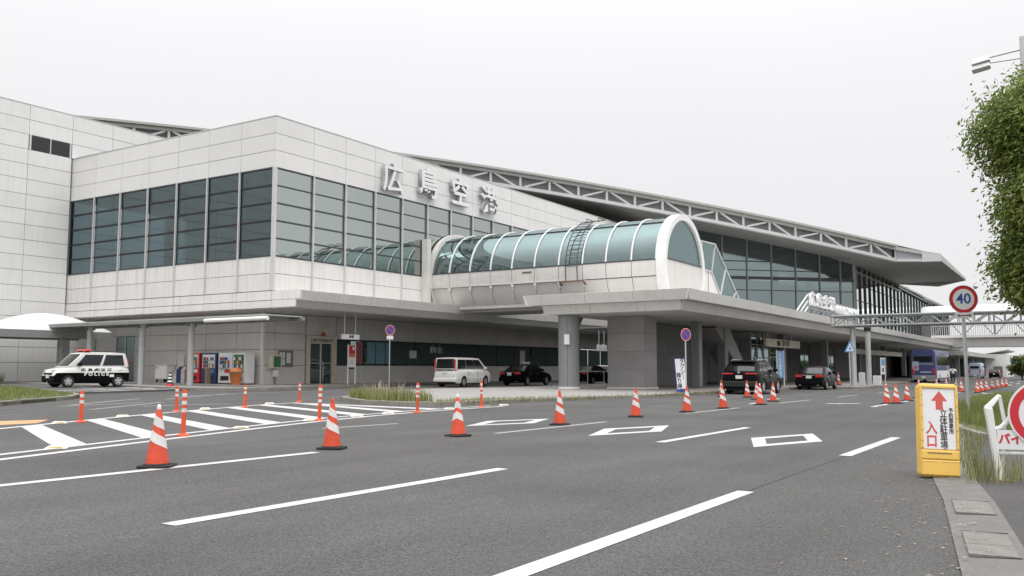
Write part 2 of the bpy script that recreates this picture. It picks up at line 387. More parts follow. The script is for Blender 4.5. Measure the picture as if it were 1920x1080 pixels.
def link(name, me, parent=None, loc=(0,0,0), rz=0.0, rot=None):
    o = bpy.data.objects.new(name, me); COL.objects.link(o)
    o.location = loc; o.rotation_euler = rot if rot else (0, 0, rz)
    if parent: o.parent = parent
    return o
def thing(name, label, cat, loc=(0,0,0), rz=0.0, group=None):
    o = bpy.data.objects.new(name, None); COL.objects.link(o); o.empty_display_size = 0.2
    o.location = loc; o.rotation_euler = (0, 0, rz); o['label'] = label; o['category'] = cat
    if group: o['group'] = group
    return o
def part(name, mb, m, parent, smooth=False, world=False, bevel=0.0, label=None, kind=None):
    """one mesh object; world=True means the builder holds world coordinates (parent unrotated)"""
    org = (0,0,0)
    if world and parent:
        p = parent; org = Vector((0,0,0))
        while p: org = org + p.location; p = p.parent
    me = mb.mesh(name, MT[m] if isinstance(m, str) else m, smooth, org)
    o = link(name, me, parent)
    if bevel:
        b = o.modifiers.new('bevel', 'BEVEL'); b.width = bevel; b.segments = 2; b.limit_method = 'ANGLE'; b.angle_limit = R(35)
    if smooth and not bevel:
        try: me.set_sharp_from_angle(angle=R(40))
        except Exception: pass
    if label: o['label'] = label
    if kind: o['kind'] = kind
    return o
def single(name, label, cat, mb, m, loc, rz=0.0, group=None, smooth=False, bevel=0.0):
    o = part(name, mb, m, None, smooth, bevel=bevel); o.location = loc; o.rotation_euler = (0,0,rz)
    o['label'] = label; o['category'] = cat
    if group: o['group'] = group
    return o
def struct(name, mb, m, parent=None, smooth=False):
    o = part(name, mb, m, parent, smooth); 
    if parent is None: o['kind'] = 'structure'
    return o
def copy_tree(o, parent=None):
    c = o.copy(); COL.objects.link(c); c.parent = parent
    for ch in list(o.children): copy_tree(ch, c)
    return c
def sheet(poly, off): return MB().add([(x, y, G(x, y) + off) for x, y in poly], [tuple(range(len(poly)))])

_TX = {}
def text_mesh(body, size, m, ext=0.0, bold=0.0, lsp=1.0, align='CENTER'):
    key = (body, size, m, ext, bold, lsp, align)
    if key in _TX: return _TX[key]
    c = bpy.data.curves.new('lettering', 'FONT'); c.body = body; c.size = size; c.extrude = ext; c.offset = bold
    c.align_x = align; c.align_y = 'CENTER'; c.space_line = lsp; c.resolution_u = 3
    o = bpy.data.objects.new('lettering', c); COL.objects.link(o)
    me = bpy.data.meshes.new_from_object(o.evaluated_get(bpy.context.evaluated_depsgraph_get()))
    bpy.data.objects.remove(o); bpy.data.curves.remove(c)
    me.materials.clear(); me.materials.append(MT[m]); me.name = 'lettering'
    _TX[key] = me
    return me
def text(body, size, m, parent, loc, rot, ext=0.001, bold=0.0, lsp=1.0, sx=1.0, name='lettering', align='CENTER'):
    o = link(name, text_mesh(body, size, m, ext, bold, lsp, align), parent, loc, rot=rot); o.scale = (sx, 1, 1); return o
FR = (R(90), 0, 0)            # reads from -Y
LF = (R(90), 0, R(-90))       # reads from -X

def vtext(chars, size, pitch, m, parent, loc, rot, ext=0.001, bold=0.0, sx=1.0):
    n = len(chars)
    for i, ch in enumerate(chars):
        text(ch, size, m, parent, (loc[0], loc[1], loc[2] + pitch*((n-1)/2 - i)), rot, ext, bold, 1.0, sx)
_PN = {}
def panel_mesh(name, w, h, t, m):
    k = (name, round(w, 3), round(h, 3), t, m)
    if k not in _PN: _PN[k] = MB().box(0, 0, 0, w, t, h).mesh(name, MT[m])
    return _PN[k]
def wall(parent, side, plane, us, zs, m, name='wall_panel', t=0.06, gap=0.028, skip=None, jx=0.0):
    """grid of separate panels; side F faces -Y at y=plane, side L faces -X at x=plane"""
    for i in range(len(us) - 1):
        for j in range(len(zs) - 1):
            u0, u1, z0, z1 = us[i], us[i+1], zs[j], zs[j+1]
            if skip and skip((u0+u1)/2, (z0+z1)/2): continue
            me = panel_mesh(name, u1-u0-gap, z1-z0-gap, t, m)
            dz = random.uniform(-jx, jx)
            if side == 'F': loc = Vector((u0+gap/2, plane+dz, z0+gap/2)); rz = 0
            else: loc = Vector((plane+dz, u1-gap/2, z0+gap/2)); rz = R(-90)
            link(name, me, parent, loc - parent.location, rz)
def inst(name, me, parent, loc, rz=0.0):
    return link(name, me, parent, Vector(loc) - parent.location, rz)

# ------------------------------------------------------------------ ground, road, pavements
struct('ground', MB().add([(x, y, G(x, y) - 0.04) for x, y in ((-1500,-1500),(3000,-1500),(3000,3000),(-1500,3000))], [(0,1,2,3)]), 'land')
road = struct('road', sheet([(-60,-60),(420,-60),(420,66),(-60,66)], 0.0), 'road')

def quad_line(name, p, q, w, m='line', off=0.004):
    p = Vector((*p, 0)); q = Vector((*q, 0)); d = (q-p).normalized(); n = Vector((-d.y, d.x, 0)) * w/2
    return struct(name, sheet([(v.x, v.y) for v in (p-n, q-n, q+n, p+n)], off), m, road)
# three lane lines, 4.6 m dashes
for k in range(-1, 6):
    if k != 2: quad_line('lane_line', (4.45+9.5*k, 5.92), (9.15+9.5*k, 5.92), 0.17)
for k in range(-1, 3): quad_line('lane_line', (4.2+9.2*k, 2.86), (8.9+8.75*k, 2.86), 0.17)
quad_line('lane_line', (-1, 9.16), (9.3, 9.16), 0.17)
quad_line('lane_line', (13.9, 9.16), (18.5, 9.16), 0.15, 'worn')
quad_line('lane_line', (23.4, 9.16), (28, 9.16), 0.14, 'worn')
for u0 in (33, 42.5, 52): quad_line('lane_line', (u0, 9.3), (u0+4.5, 9.3), 0.14, 'worn')
for u0 in (31.9, 35.0, 38.2, 41.4, 44.6, 47.8, 51.0, 54.2, 57.4): quad_line('lane_line', (u0, 5.88), (u0+2.2, 5.88), 0.17)
quad_line('lane_line', (12.9, 12.55), (15.0, 12.4), 0.14, 'worn')
for (a, b) in (((59.6,5.15),(57.4,4.7)), ((56.6,4.5),(55,4.0)), ((56.0,3.75),(54.6,3.35)), ((55.3,3.05),(54.4,2.65)), ((54.6,2.35),(54.0,1.9))):
    quad_line('edge_dash', a, b, 0.45)
for (x, y) in ((67.1,5.28),(111,6.3),(102,5.2),(90,5.3),(125,6.2)): quad_line('lane_line', (x, y), (x+6, y), 0.25)
# hollow diamond markings
def diamond(cx, cy, l, w, l2, w2):
    mb = MB(); o = [(cx-l,cy),(cx,cy-w),(cx+l,cy),(cx,cy+w)]; i = [(cx-l2,cy),(cx,cy-w2),(cx+l2,cy),(cx,cy+w2)]
    mb.add([(x,y,G(x,y)+0.004) for x,y in o+i], [(k,(k+1)%4,4+(k+1)%4,4+k) for k in range(4)])
    struct('diamond_marking', mb, 'line', road)
diamond(17.0, 10.8, 1.75, 0.62, 1.1, 0.36)
diamond(16.35, 7.52, 1.9, 0.62, 1.15, 0.36)
diamond(15.85, 4.36, 1.85, 0.62, 1.15, 0.37)
for (a, b) in (((38.2,10.8),(36.6,10.7)), ((32.6,9.95),(31.4,9.8)), ((33.7,7.75),(34.5,7.35)), ((33.9,7.5),(34.9,6.85))):
    quad_line('faint_marking', a, b, 0.28)
# hatched gore in front of the island
near = [(-2,9.6),(3,10.75),(6.21,11.63),(9.2,12.62),(12,13.5),(14.56,14.25),(17,14.8),(19.65,15.2),(23.86,15.4)]
far = [(-2,10.5),(3,13.4),(6.4,15.5),(9.05,17.1),(11.8,18.45),(14.42,19.65),(17.69,20.94),(19.93,21.75),(21.6,22.1)]
def ribbon(name, pts, w, m='line', off=0.004):
    mb = MB(); n = len(pts); vs = []
    for i, p in enumerate(pts):
        a = Vector(pts[max(0,i-1)]); b = Vector(pts[min(n-1,i+1)]); d = (b-a).normalized(); q = Vector((-d.y, d.x)) * w/2
        for s in (-1, 1): vs.append((p[0]+s*q.x, p[1]+s*q.y, G(p[0]+s*q.x, p[1]+s*q.y)+off))
    mb.add(vs, [(2*i, 2*i+1, 2*i+3, 2*i+2) for i in range(n-1)])
    return struct(name, mb, m, road)
ribbon('gore_edge_line', near, 0.17); ribbon('gore_edge_line', [(x, y+0.52) for x, y in near[2:]], 0.15); ribbon('gore_edge_line', far, 0.17)
def along(poly, x):
    for i in range(len(poly)-1):
        if poly[i][0] <= x <= poly[i+1][0]:
            t = (x-poly[i][0])/(poly[i+1][0]-poly[i][0]); return poly[i][1] + t*(poly[i+1][1]-poly[i][1])
    return poly[-1][1]
for k in range(8):
    x0 = 7.55 + 1.86*k; w = 0.62; s = 2.05 + (0.1*k if k < 5 else 0.3); x1 = min(x0 + s, 21.0)
    w1 = 0.56 if x1 < 20.3 else 0.4
    struct('hatch_stripe', sheet([(x0, along(near,x0)+0.6), (x0+w, along(near,x0+w)+0.6), (x1+w1, along(far,x1+w1)-0.1), (x1, along(far,x1)-0.1)], 0.004), 'line', road)
# slip road lines by the building
for a, b in (((14.9,24.9),(18.2,25.6)), ((14.4,22.6),(18.6,25.3)), ((15.5,25.4),(20.2,28.7)), ((20.4,27.5),(26.2,31.2)), ((26.4,31.3),(33.5,31.2)), ((22.4,29.9),(26.2,30.6)), ((16.5,23.3),(19.4,23.0)), ((36,33.2),(48,33.9))):
    quad_line('slip_road_line', a, b, 0.14, 'worn')
struct('orange_marking', sheet([(10.3,19.4),(11.2,19.1),(10.4,18.15),(8.6,18.2),(8.4,19.5)], 0.004), 'oline', road)
# fine repair seam in the near lane
quad_line('tar_seam', (8.95, 2.86), (13.4, 2.84), 0.012, 'tar', 0.003)

def kerb_line(parent, pts, h, w=0.16, step=1.2, lip=0.0, m='kerb'):
    """separate kerb stones along a polyline (outer edge = pts); height h above the road"""
    for i in range(len(pts)-1):
        a = Vector(pts[i]); b = Vector(pts[i+1]); L = (b-a).length; n = max(1, round(L/step)); d = (b-a)/L
        nn = Vector((-d.y, d.x))
        for k in range(n):
            p = a + d*(L*k/n + 0.008); q = a + d*(L*(k+1)/n - 0.008)
            hh = h + random.uniform(-0.006, 0.006)
            poly = [p, q, q + nn*w, p + nn*w]
            mb = MB().prism([(v.x, v.y) for v in poly], lambda x, y: G(x,y)-0.05, lambda x, y: G(x,y)+hh)
            part('kerb_stone', mb, m, parent)
def platform(name, poly, h, m):
    return struct(name, MB().prism(poly, lambda x, y: G(x,y)-0.03, lambda x, y: G(x,y)+h), m)

# forecourt in front of the terminal wing, kerb on its road side
FH = 0.13
fore = platform('forecourt_pavement', [(28.9,34.9),(31.2,34.35),(37.2,36.5),(44,38.3),(50.8,39.3),(62,39.4),(90,39.4),(90,40.6),(36,40.6),(36,57),(28.6,57),(28.6,37.5)], FH, 'pave')
kerb_line(fore, [(28.4,57),(28.4,37.5),(28.8,34.6),(31.2,34.16),(37.2,36.3),(44,38.1),(50.8,39.1),(62,39.2),(90,39.2)], FH+0.01, 0.18, 2.0)
apron = struct('parking_apron', MB().prism([(20.3,34.2),(28.3,36.4),(28.3,57),(20.3,57)], lambda x, y: G(x,y)-0.03, lambda x, y: G(x,y)+0.085), 'apron')
def apron_line(p, q, w=0.14):
    p = Vector((*p,0)); q = Vector((*q,0)); d = (q-p).normalized(); n = Vector((-d.y,d.x,0))*w/2
    part('parking_line', sheet([(v.x,v.y) for v in (p-n,q-n,q+n,p+n)], 0.089), 'line', apron)
apron_line((20.8,36.6),(28.0,38.7),0.3); apron_line((22.4,34.9),(28.0,36.7),0.25); apron_line((24.4,36.0),(26.0,42.0)); apron_line((26.6,36.6),(28.0,41.5),0.25)
# traffic island under the entrance canopy
ip = [(21.75,17.6),(22.6,16.95),(26,16.55),(30.8,15.95),(34,15.4),(36,15.3),(57,15.3),(61.5,15.0),(63,12.4),(76,12.4),(78,15.2),(240,15.2),(240,30),(62,30),(47,27.6),(40.5,27.6),(37,28.5),(30.4,26.6),(23.9,22.4),(22.2,19.9)]
isl = platform('island_pavement', [(22.0,17.7),(22.7,17.15),(26,16.75),(30.8,16.15),(34,15.6),(36,15.5),(57.1,15.5),(61.7,15.2),(63.15,12.6),(75.8,12.6),(77.8,15.4),(240,15.4),(240,29.8),(62,29.8),(47,27.4),(40.5,27.4),(37,28.3),(30.5,26.4),(24.1,22.3),(22.4,19.9)], 0.115, 'isl')
kerb_line(isl, ip[:12], 0.125, 0.18, 1.3)
kerb_line(isl, ip[13:]+[ip[0]], 0.125, 0.18, 2.2)
# left grass island
gp = [(6,20.6),(14.15,26.5),(16,27.9),(18.1,29.5),(19.6,31.4),(20.5,33.4),(23.3,41.6),(24.6,47),(16,52),(4,40)]
gisl = platform('grass_island', gp, 0.10, 'soil')
kerb_line(gisl, gp[:8], 0.13, 0.16, 1.2)
# right hand side: gutter, bicycle path, grass verge
gut_o = [(-3,-0.55),(0,-0.18),(3,0.22),(6.03,0.64),(9.34,1.12),(11.24,1.45),(14,1.82),(18,2.2),(21.5,2.55)]
gut_i = [(x+0.06, y-0.42) for x, y in gut_o]
pav = struct('roadside_path', MB().add([(x,y,G(x,y)+0.02) for x,y in gut_i + [(22,2.1),(20.4,1.9),(18.4,1.3),(16,-1),(14,-12),(-4,-12)]], [tuple(range(len(gut_i)+6))]), 'path')
gut = struct('gutter', MB().add([(x,y,G(x,y)+0.012) for x,y in gut_o] + [(x,y,G(x,y)+0.025) for x,y in gut_i], [(i,i+1,len(gut_o)+i+1,len(gut_o)+i) for i in range(len(gut_o)-1)]), 'gutter')
def gslab(c0, c1, a, b):
    # cover slab set into the gutter between stations c0..c1 (along u), a..b across (fraction)
    def P(u, f):
        o = along(gut_o, u); return (u + 0.06*f, o - 0.42*f)
    poly = [P(c0,a),P(c1,a),P(c1,b),P(c0,b)]
    n = 4; mb = MB(); mb.prism(poly, lambda x,y: G(x,y)-0.02, lambda x,y: G(x,y)+0.031)
    part('gutter_slab', mb, 'slab', gut, bevel=0.006)
for c0, c1 in ((8.5,9.25),(6.62,7.0),(7.02,7.5),(4.7,5.2),(5.22,5.6)): gslab(c0, c1, 0.16, 0.86)
# dark crack lines where slabs meet the gutter bed
for c0, c1 in ((8.46,9.29),(6.58,7.54)):
    for u in (c0, c1):
        o = along(gut_o, u); part('gutter_crack', sheet([(u,o-0.06),(u+0.03,o-0.06),(u+0.09,o-0.37),(u+0.06,o-0.37)], 0.0275), 'blackm', gut)
verge_poly = [(22.1,2.35),(24,2.75),(30,3.35),(38.9,3.6),(46,3.4),(50.5,2.6),(52.5,1.2),(53,-9),(17,-9),(17.6,0.2),(18.4,1.45),(20.4,2.0)]
verge = platform('grass_verge', verge_poly, 0.07, 'soil')
kerb_line(verge, [(17.4,-2),(17.6,0.15),(18.3,1.42),(20.3,1.98),(22,2.32),(24,2.72),(30,3.32),(38.9,3.57)], 0.10, 0.14, 1.0)

def inside(p, poly):
    c = False; n = len(poly); j = n-1
    for i in range(n):
        if (poly[i][1] > p[1]) != (poly[j][1] > p[1]) and p[0] < (poly[j][0]-poly[i][0])*(p[1]-poly[i][1])/(poly[j][1]-poly[i][1])+poly[i][0]: c = not c
        j = i
    return c
def grass(name, label, poly, n, h0, h1, m, w=0.012, base=0.08, lean=0.35, cat='grass', dens=None):
    xs = [p[0] for p in poly]; ys = [p[1] for p in poly]; mb = MB(); k = 0; tries = 0
    while k < n and tries < n*12:
        tries += 1
        x = random.uniform(min(xs), max(xs)); y = random.uniform(min(ys), max(ys))
        if not inside((x,y), poly): continue
        if dens and random.random() > dens(x,y): continue
        k += 1
        h = random.uniform(h0, h1); a = random.uniform(0, 2*math.pi); l = random.uniform(0.05, lean)*h; b = random.uniform(0, 2*math.pi)
        dx, dy = math.cos(a)*w*random.uniform(.7,1.5), math.sin(a)*w*random.uniform(.7,1.5); z = G(x,y)+base
        lx, ly = math.cos(b)*l, math.sin(b)*l
        mb.add([(x-dx,y-dy,z),(x+dx,y+dy,z),(x+dx*.6+lx*.4,y+dy*.6+ly*.4,z+h*.6),(x-dx*.6+lx*.4,y-dy*.6+ly*.4,z+h*.6),(x+lx,y+ly,z+h)], [(0,1,2,3),(3,2,4)])
    me = bpy.data.meshes.new(name); me.from_pydata(mb.v, [], mb.f); me.materials.append(MT[m])
    o = link(name, me); o['kind'] = 'stuff'; o['label'] = label; o['category'] = cat
    return o
grass('grass', 'green grass growing on the roadside verge around the speed sign', [(19,1.2),(22.1,2.25),(24,2.65),(30,3.2),(38.9,3.45),(46,3.2),(50,2.4),(52,1.0),(52,-3),(18,-3),(18,0.5)], 42000, 0.08, 0.34, 'grass', 0.008, 0.07)
grass('grass', 'short green grass on the kerbed island before the parked police car', [(6,21.2),(14,26.9),(18,29.8),(19.5,31.6),(20.3,33.4),(23.1,41.6),(24.4,46.8),(16,51),(6,40)], 18000, 0.05, 0.17, 'grass', 0.014, 0.09, dens=lambda x,y: 1 if x > 9 else 0.5)
grass('weeds', 'tall dry weeds on the nose of the concrete island', [(22.1,18.2),(22.9,17.4),(23.8,18.6),(25.2,21.3),(26.4,23.6),(25.4,23.1),(24.0,22.1),(22.5,19.9)], 1900, 0.16, 0.46, 'dry', 0.013, 0.1, 0.5, 'weeds')
grass('weeds', 'low weeds lining the front kerb of the concrete island', [(22.5,16.95),(26,16.5),(31,15.85),(36,15.2),(44,15.2),(44,15.35),(36,15.4),(31,16.1),(28.2,16.7),(26,17.6),(23.2,17.6)], 2000, 0.05, 0.2, 'dry', 0.012, 0.05, 0.5, 'weeds')
grass('weeds', 'pale seed plumes standing above the island weeds', [(22.3,18.4),(23.2,17.8),(25.8,22.9),(24.4,22.0)], 80, 0.40, 0.72, 'plume', 0.022, 0.1, 0.35, 'weeds')
grass('weeds', 'thin weeds round the foot of the white guard pipe', [(10.7,1.05),(11.7,1.2),(12.4,1.1),(12.2,0.55),(11.2,0.5),(10.8,0.7)], 210, 0.10, 0.42, 'dry', 0.005, 0.0, 0.5, 'weeds')
grass('weeds', 'sparse weeds along the path edge behind the yellow signboard', [(12.2,1.5),(16,1.8),(20,2.0),(19.5,1.5),(14,1.2),(12.4,1.1)], 420, 0.06, 0.25, 'dry', 0.006, 0.0, 0.5, 'weeds')
grass('weeds', 'scrubby weeds along the foot of the grey tower wall', [(20,56.2),(30,56.2),(30,56.6),(20,56.6)], 900, 0.2, 0.75, 'dry', 0.02, 0.0, 0.4, 'weeds')

# ================================================================== terminal wing (white box on a recessed grey ground floor)
UL, VU, VG, UG = 34.14, 37.2, 40.26, 36.3
T = thing('terminal_wing', 'white panelled terminal wing with a glazed upper floor over a recessed grey ground floor', 'building', (UL, VU, G(UL, VU)))
FU = [UL, 37.11] + [37.11 + 2.7*k for k in range(1, 18)] + [83.8]
LV = [37.2 + 2.8*k for k in range(8)]
ZT = [12.38, 13.34, 14.31, 15.27]
ZL = [5.47, 6.43, 7.38]
wall(T, 'F', VU, FU, ZT, 'panel', jx=0.004)
wall(T, 'L', UL, LV, ZT, 'panel', jx=0.004)
wall(T, 'F', VU, FU, ZL, 'panel_low', jx=0.004)
wall(T, 'L', UL, LV, ZL, 'panel_low', jx=0.004)
wall(T, 'L', UL - 0.03, [34.95] + LV, [4.93, 5.45], 'panel_low', jx=0.003)
wall(T, 'L', UL - 0.06, [35.3] + LV, [4.5, 4.92], 'panel_low', jx=0.003)
part('core', MB().box(UL+.07, VU+.07, 12.42, 83.7, 56.7, 15.22), 'joint', T, world=True)
part('core', MB().box(UL+.07, VU+.07, 4.52, 83.7, 56.7, 7.34), 'joint', T, world=True)
part('coping', MB().box(UL-.02, VU-.02, 15.272, 83.8, VU+.25, 15.32).box(UL-.02, VU+.25, 15.272, UL+.25, 56.7, 15.32), 'frame', T, world=True)
WZ = [7.40 + 0.992*k for k in range(6)]
wall(T, 'F', VU + .05, FU, WZ, 'glass', 'window_pane', t=0.012, gap=0.05, skip=lambda u, z: 48.3 < u < 54.2 and z < 9.8)
wall(T, 'L', UL + .05, LV, WZ, 'glassl', 'window_pane', t=0.012, gap=0.05)
for u in FU[1:-1]:
    part('mullion', MB().box(u-.045, VU-.10, 5.47, u+.045, VU+.0, 12.36), 'frame', T, world=True) if u < 48 or u > 54 else part('mullion', MB().box(u-.045, VU-.10, 10.6, u+.045, VU, 12.36), 'frame', T, world=True)
    part('inner_post', MB().box(u-.30, VU+.75, 7.4, u-.19, VU+.87, 12.36), 'white', T, world=True)
for v in LV[1:-1]:
    part('mullion', MB().box(UL-.10, v-.045, 5.47, UL, v+.045, 12.36), 'frame', T, world=True)
part('corner_post', MB().box(UL-.05, VU-.05, 5.47, UL+.14, VU+.14, 12.37), 'frame', T, world=True)
for z in WZ[1:-1]:
    part('transom', MB().box(UL+.15, VU+.005, z-.045, 48.0, VU+.10, z+.045).box(54.4, VU+.005, z-.035, 83.7, VU+.10, z+.035) if z < 10.5 else MB().box(UL+.15, VU+.005, z-.035, 83.7, VU+.10, z+.035), 'dframe', T, world=True)
    part('transom', MB().box(UL+.0, VU+.15, z-.05, UL+.10, 56.7, z+.05), 'blackm', T, world=True)
for z in (12.355, 7.42):
    part('window_frame', MB().box(UL+.15, VU-.03, z-.04, 83.7, VU+.12, z+.03).box(UL-.03, VU+.15, z-.04, UL+.12, 56.7, z+.03), 'dframe', T, world=True)
# interior seen through the glass
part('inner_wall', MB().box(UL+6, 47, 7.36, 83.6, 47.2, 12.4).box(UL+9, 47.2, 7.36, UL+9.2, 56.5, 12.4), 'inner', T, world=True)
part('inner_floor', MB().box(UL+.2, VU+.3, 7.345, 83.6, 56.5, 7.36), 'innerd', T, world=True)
for u in (40.5, 48.6, 56.7, 64.8): part('inner_column', MB().lathe([(.42, 7.37), (.42, 12.39)], (u, VU+3.6, 0), 16), 'white', T, True, world=True)
for v in (44.5, 51.5): part('inner_column', MB().lathe([(.42, 7.37), (.42, 12.39)], (UL+4, v, 0), 16), 'white', T, True, world=True)
part('hand_rail', MB().box(UL+.8, VU+1.2, 8.35, 83, VU+1.26, 8.42), 'frame', T, world=True)
for k in range(6): part('ceiling_lamp', MB().box(36+3.2*k, 40.5, 12.30, 38+3.2*k, 40.62, 12.37), 'white', T, world=True)
# slats imitating reflected louvres at the top of the left hand windows
for i in (0, 1, 2, 3):
    mb = MB()
    for k in range(14 - 2*i): mb.box(UL+.35, LV[i]+.15, 12.28-.11*k, UL+.42, LV[i+1]-.15, 12.31-.11*k)
    part('reflection_slats', mb, 'frame', T, world=True)
# ground floor walls
GZ = [0.16, 1.36, 2.30, 3.30, 4.46]
wall(T, 'F', VG, [UG, 37.3, 39.75], GZ, 'lowwall')
wall(T, 'F', VG, [39.80, 42.44], [3.24, 4.46], 'lowwall')
GU = [42.48 + 2.7*k for k in range(16)]
wall(T, 'F', VG, GU, [3.06, 4.46], 'lowwall')
wall(T, 'F', VG, GU, [0.05, 1.38], 'lowwall')
wall(T, 'F', VG + .06, GU, [1.42, 3.02], 'dglass', 'window_pane', t=0.012, gap=0.09)
part('window_frame', MB().box(42.46, VG+.0, 1.38, 83, VG+.13, 1.42).box(42.46, VG, 3.02, 83, VG+.13, 3.06), 'dframe', T, world=True)
part('core', MB().box(UG+.08, VG+.08, 0.0, 42.44, 56.6, 4.48).box(42.44, VG+.1, 0, 83, VG+.3, 1.37).box(42.44, VG+.1, 3.07, 83, VG+.3, 4.48), 'joint', T, world=True)
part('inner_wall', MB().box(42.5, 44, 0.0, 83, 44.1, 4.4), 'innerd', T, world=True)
for k in range(9):
    part('inner_furniture', MB().box(43.5+4.1*k, 42+random.uniform(-.5,.8), 0.1, 44.6+4.1*k+random.uniform(0,1.4), 42.9, random.uniform(1.5,2.3)), random.choice(['inner','paper','lblue','beige','innerd']), T, world=True)
wall(T, 'L', UG, [VG, 42.49, 45.24, 47.98, 50.71, 52.2], GZ, 'lowwall')
wall(T, 'L', UG, [54.4, 56.6], GZ, 'lowwall')
wall(T, 'L', UG, [52.2, 54.4], [3.3, 4.46], 'lowwall')
part('corner_strip', MB().box(UG-.03, VG-.03, 0.16, UG+.12, VG+.12, 4.47), 'fascia', T, world=True)
d = part('side_door', MB().box(UG+.02, 52.25, 0.2, UG+.06, 54.35, 3.26), 'dglass', T, world=True)
part('door_frame', MB().box(UG-.02, 52.2, .2, UG+.0, 52.3, 3.28).box(UG-.02, 53.27, .2, UG, 53.35, 3.28).box(UG-.02, 54.3, .2, UG, 54.4, 3.28), 'frame', d, world=True)
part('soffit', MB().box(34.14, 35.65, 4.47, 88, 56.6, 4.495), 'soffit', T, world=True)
# police post door with its frame and lettering
d = part('entrance_door', MB().box(40.12, VG-.02, 0.24, 41.98, VG+.02, 2.72), 'dglass', T, world=True)
part('door_frame', MB().box(39.80, VG-.10, 0.2, 40.10, VG+.02, 3.22).box(42.0, VG-.10, 0.2, 42.42, VG+.02, 3.22).box(40.10, VG-.10, 2.74, 42.0, VG+.02, 3.22)
     .box(41.0, VG-.06, 0.24, 41.10, VG+.03, 2.73).box(40.1, VG-.05, 1.50, 42, VG-.03, 1.54), 'beige', d, world=True)
for u in (40.93, 41.17): part('door_handle', MB().tube([(u, VG-.07, .3), (u, VG-.14, .4), (u, VG-.14, 1.55), (u, VG-.07, 1.65)], .02, 6), 'silver', d, world=True)
text('広島空港警備派出所', .22, 'ink', d, Vector((41.08, VG-.105, 2.93)) - T.location, FR, bold=.004)
part('red_lamp', MB().lathe([(.10, 0), (.13, .06), (.13, .2), (.05, .27)], (41.1, VG-.22, 3.2), 14), 'redlamp', T, True, world=True)
# security camera cluster above the door
part('security_camera', MB().box(40.75, VG-.35, 3.98, 41.0, VG-.25, 4.06).box(40.86, VG-.3, 4.06, 40.9, VG-.26, 4.46).lathe([(.12, 0), (.12, .1), (.03, .13)], (41.5, VG-.3, 3.78), 12).box(41.48, VG-.32, 3.9, 41.52, VG-.28, 4.46), 'frame', T, world=True)
# posters stuck inside the ribbon window
for (u0, u1, z0, z1, m) in ((44.4, 45.05, 1.5, 2.95, 'poster2'), (45.5, 46.3, 1.5, 2.95, 'poster1'), (46.4, 47.3, 1.5, 2.95, 'poster1'), (47.4, 47.9, 1.5, 2.95, 'poster1'), (50.0, 50.8, 1.9, 2.45, 'paper'), (65.0, 65.8, 1.45, 2.7, 'beige')):
    part('poster', MB().box(u0, VG+.035, z0, u1, VG+.05, z1), m, T, world=True)
# canopy along the wing: a two tier fascia that leans out at the top
prof = [(34.92, 5.39), (35.10, 4.87), (35.26, 4.85), (35.62, 4.5)]
def tier(parent, us, a, b, axis='F', name='fascia_panel', m='fascia', gap=.02, t=.05):
    for i in range(len(us)-1):
        u0, u1 = us[i]+gap/2, us[i+1]-gap/2
        if axis == 'F': q = [(u0,b[0],b[1]),(u1,b[0],b[1]),(u1,a[0],a[1]),(u0,a[0],a[1])]; dd = (0, t, .01)
        else: q = [(b[0],u0,b[1]),(b[0],u1,b[1]),(a[0],u1,a[1]),(a[0],u0,a[1])]; dd = (t, 0, .01)
        part(name, MB().slabpoly(q, dd), m, parent, world=True)
CU = [UL-.05] + [FU[1] + 2.7*k for k in range(19)]
tier(T, CU, prof[0], prof[1]); tier(T, CU, prof[2], prof[3])
part('canopy_slab', MB().slabpoly([(UL+.02, 35.0, 5.34), (UL+.02, 37.2, 5.34), (UL+.02, 37.2, 4.5), (UL+.02, 35.7, 4.5), (UL+.02, 35.2, 4.9)], (52, 0, 0)), 'fascia', T, world=True)

# ------------------------------------------------------------------ rooftop lettering on the wing: four built-up characters
S = thing('wall_sign', 'four big white built-up characters fixed high on the white terminal front', 'sign', (43.9, VU - .3, 12.9))
for i, ch in enumerate('広島空港'):
    zc0 = .72 if i else .42; bd = .045 if i else .02
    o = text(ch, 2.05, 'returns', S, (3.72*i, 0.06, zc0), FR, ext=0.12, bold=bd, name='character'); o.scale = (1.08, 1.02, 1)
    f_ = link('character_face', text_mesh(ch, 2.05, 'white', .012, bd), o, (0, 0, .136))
    part('bracket', MB().box(3.72*i-.5, .15, .2, 3.72*i-.42, .32, .28).box(3.72*i+.42, .15, .2, 3.72*i+.5, .32, .28).box(3.72*i-.04, .15, 1.0, 3.72*i+.04, .32, 1.08), 'frame', S)

# ================================================================== taller grey tower block at the left
TV = 56.7
TW = thing('terminal_tower', 'taller grey-white panelled block at the left end with one louvred slot', 'building', (20, TV, G(20, TV)))
TU = [13.4 + 2.947*k for k in range(12)]
TZ = [18.26 - .982*k for k in range(19)][::-1]; TZ[0] = .2
wall(TW, 'F', TV, TU, TZ, 'tower', jx=.004, skip=lambda u, z: (u > 34.2 and z < 14.9 and not (u < 37.2 and z < 4.9)) or (31.2 < u < 33.9 and 15.32 < z < 16.3))
part('core', MB().box(13.5, TV+.08, 0, 34.4, 60.2, 18.2).box(34.4, TV+.08, 14.5, 45.8, 60.2, 18.2).box(34.4, TV+.08, 0, 37.2, 60.2, 4.9), 'joint', TW, world=True)
part('coping', MB().box(13.4, TV-.02, 18.262, 45.9, TV+.3, 18.31), 'frame', TW, world=True)
lv = MB()
for k in range(9): lv.box(31.25, TV-.01, 15.36+.1*k, 33.85, TV+.07, 15.42+.1*k)
lw = part('louvre', lv, 'dframe', TW, world=True)
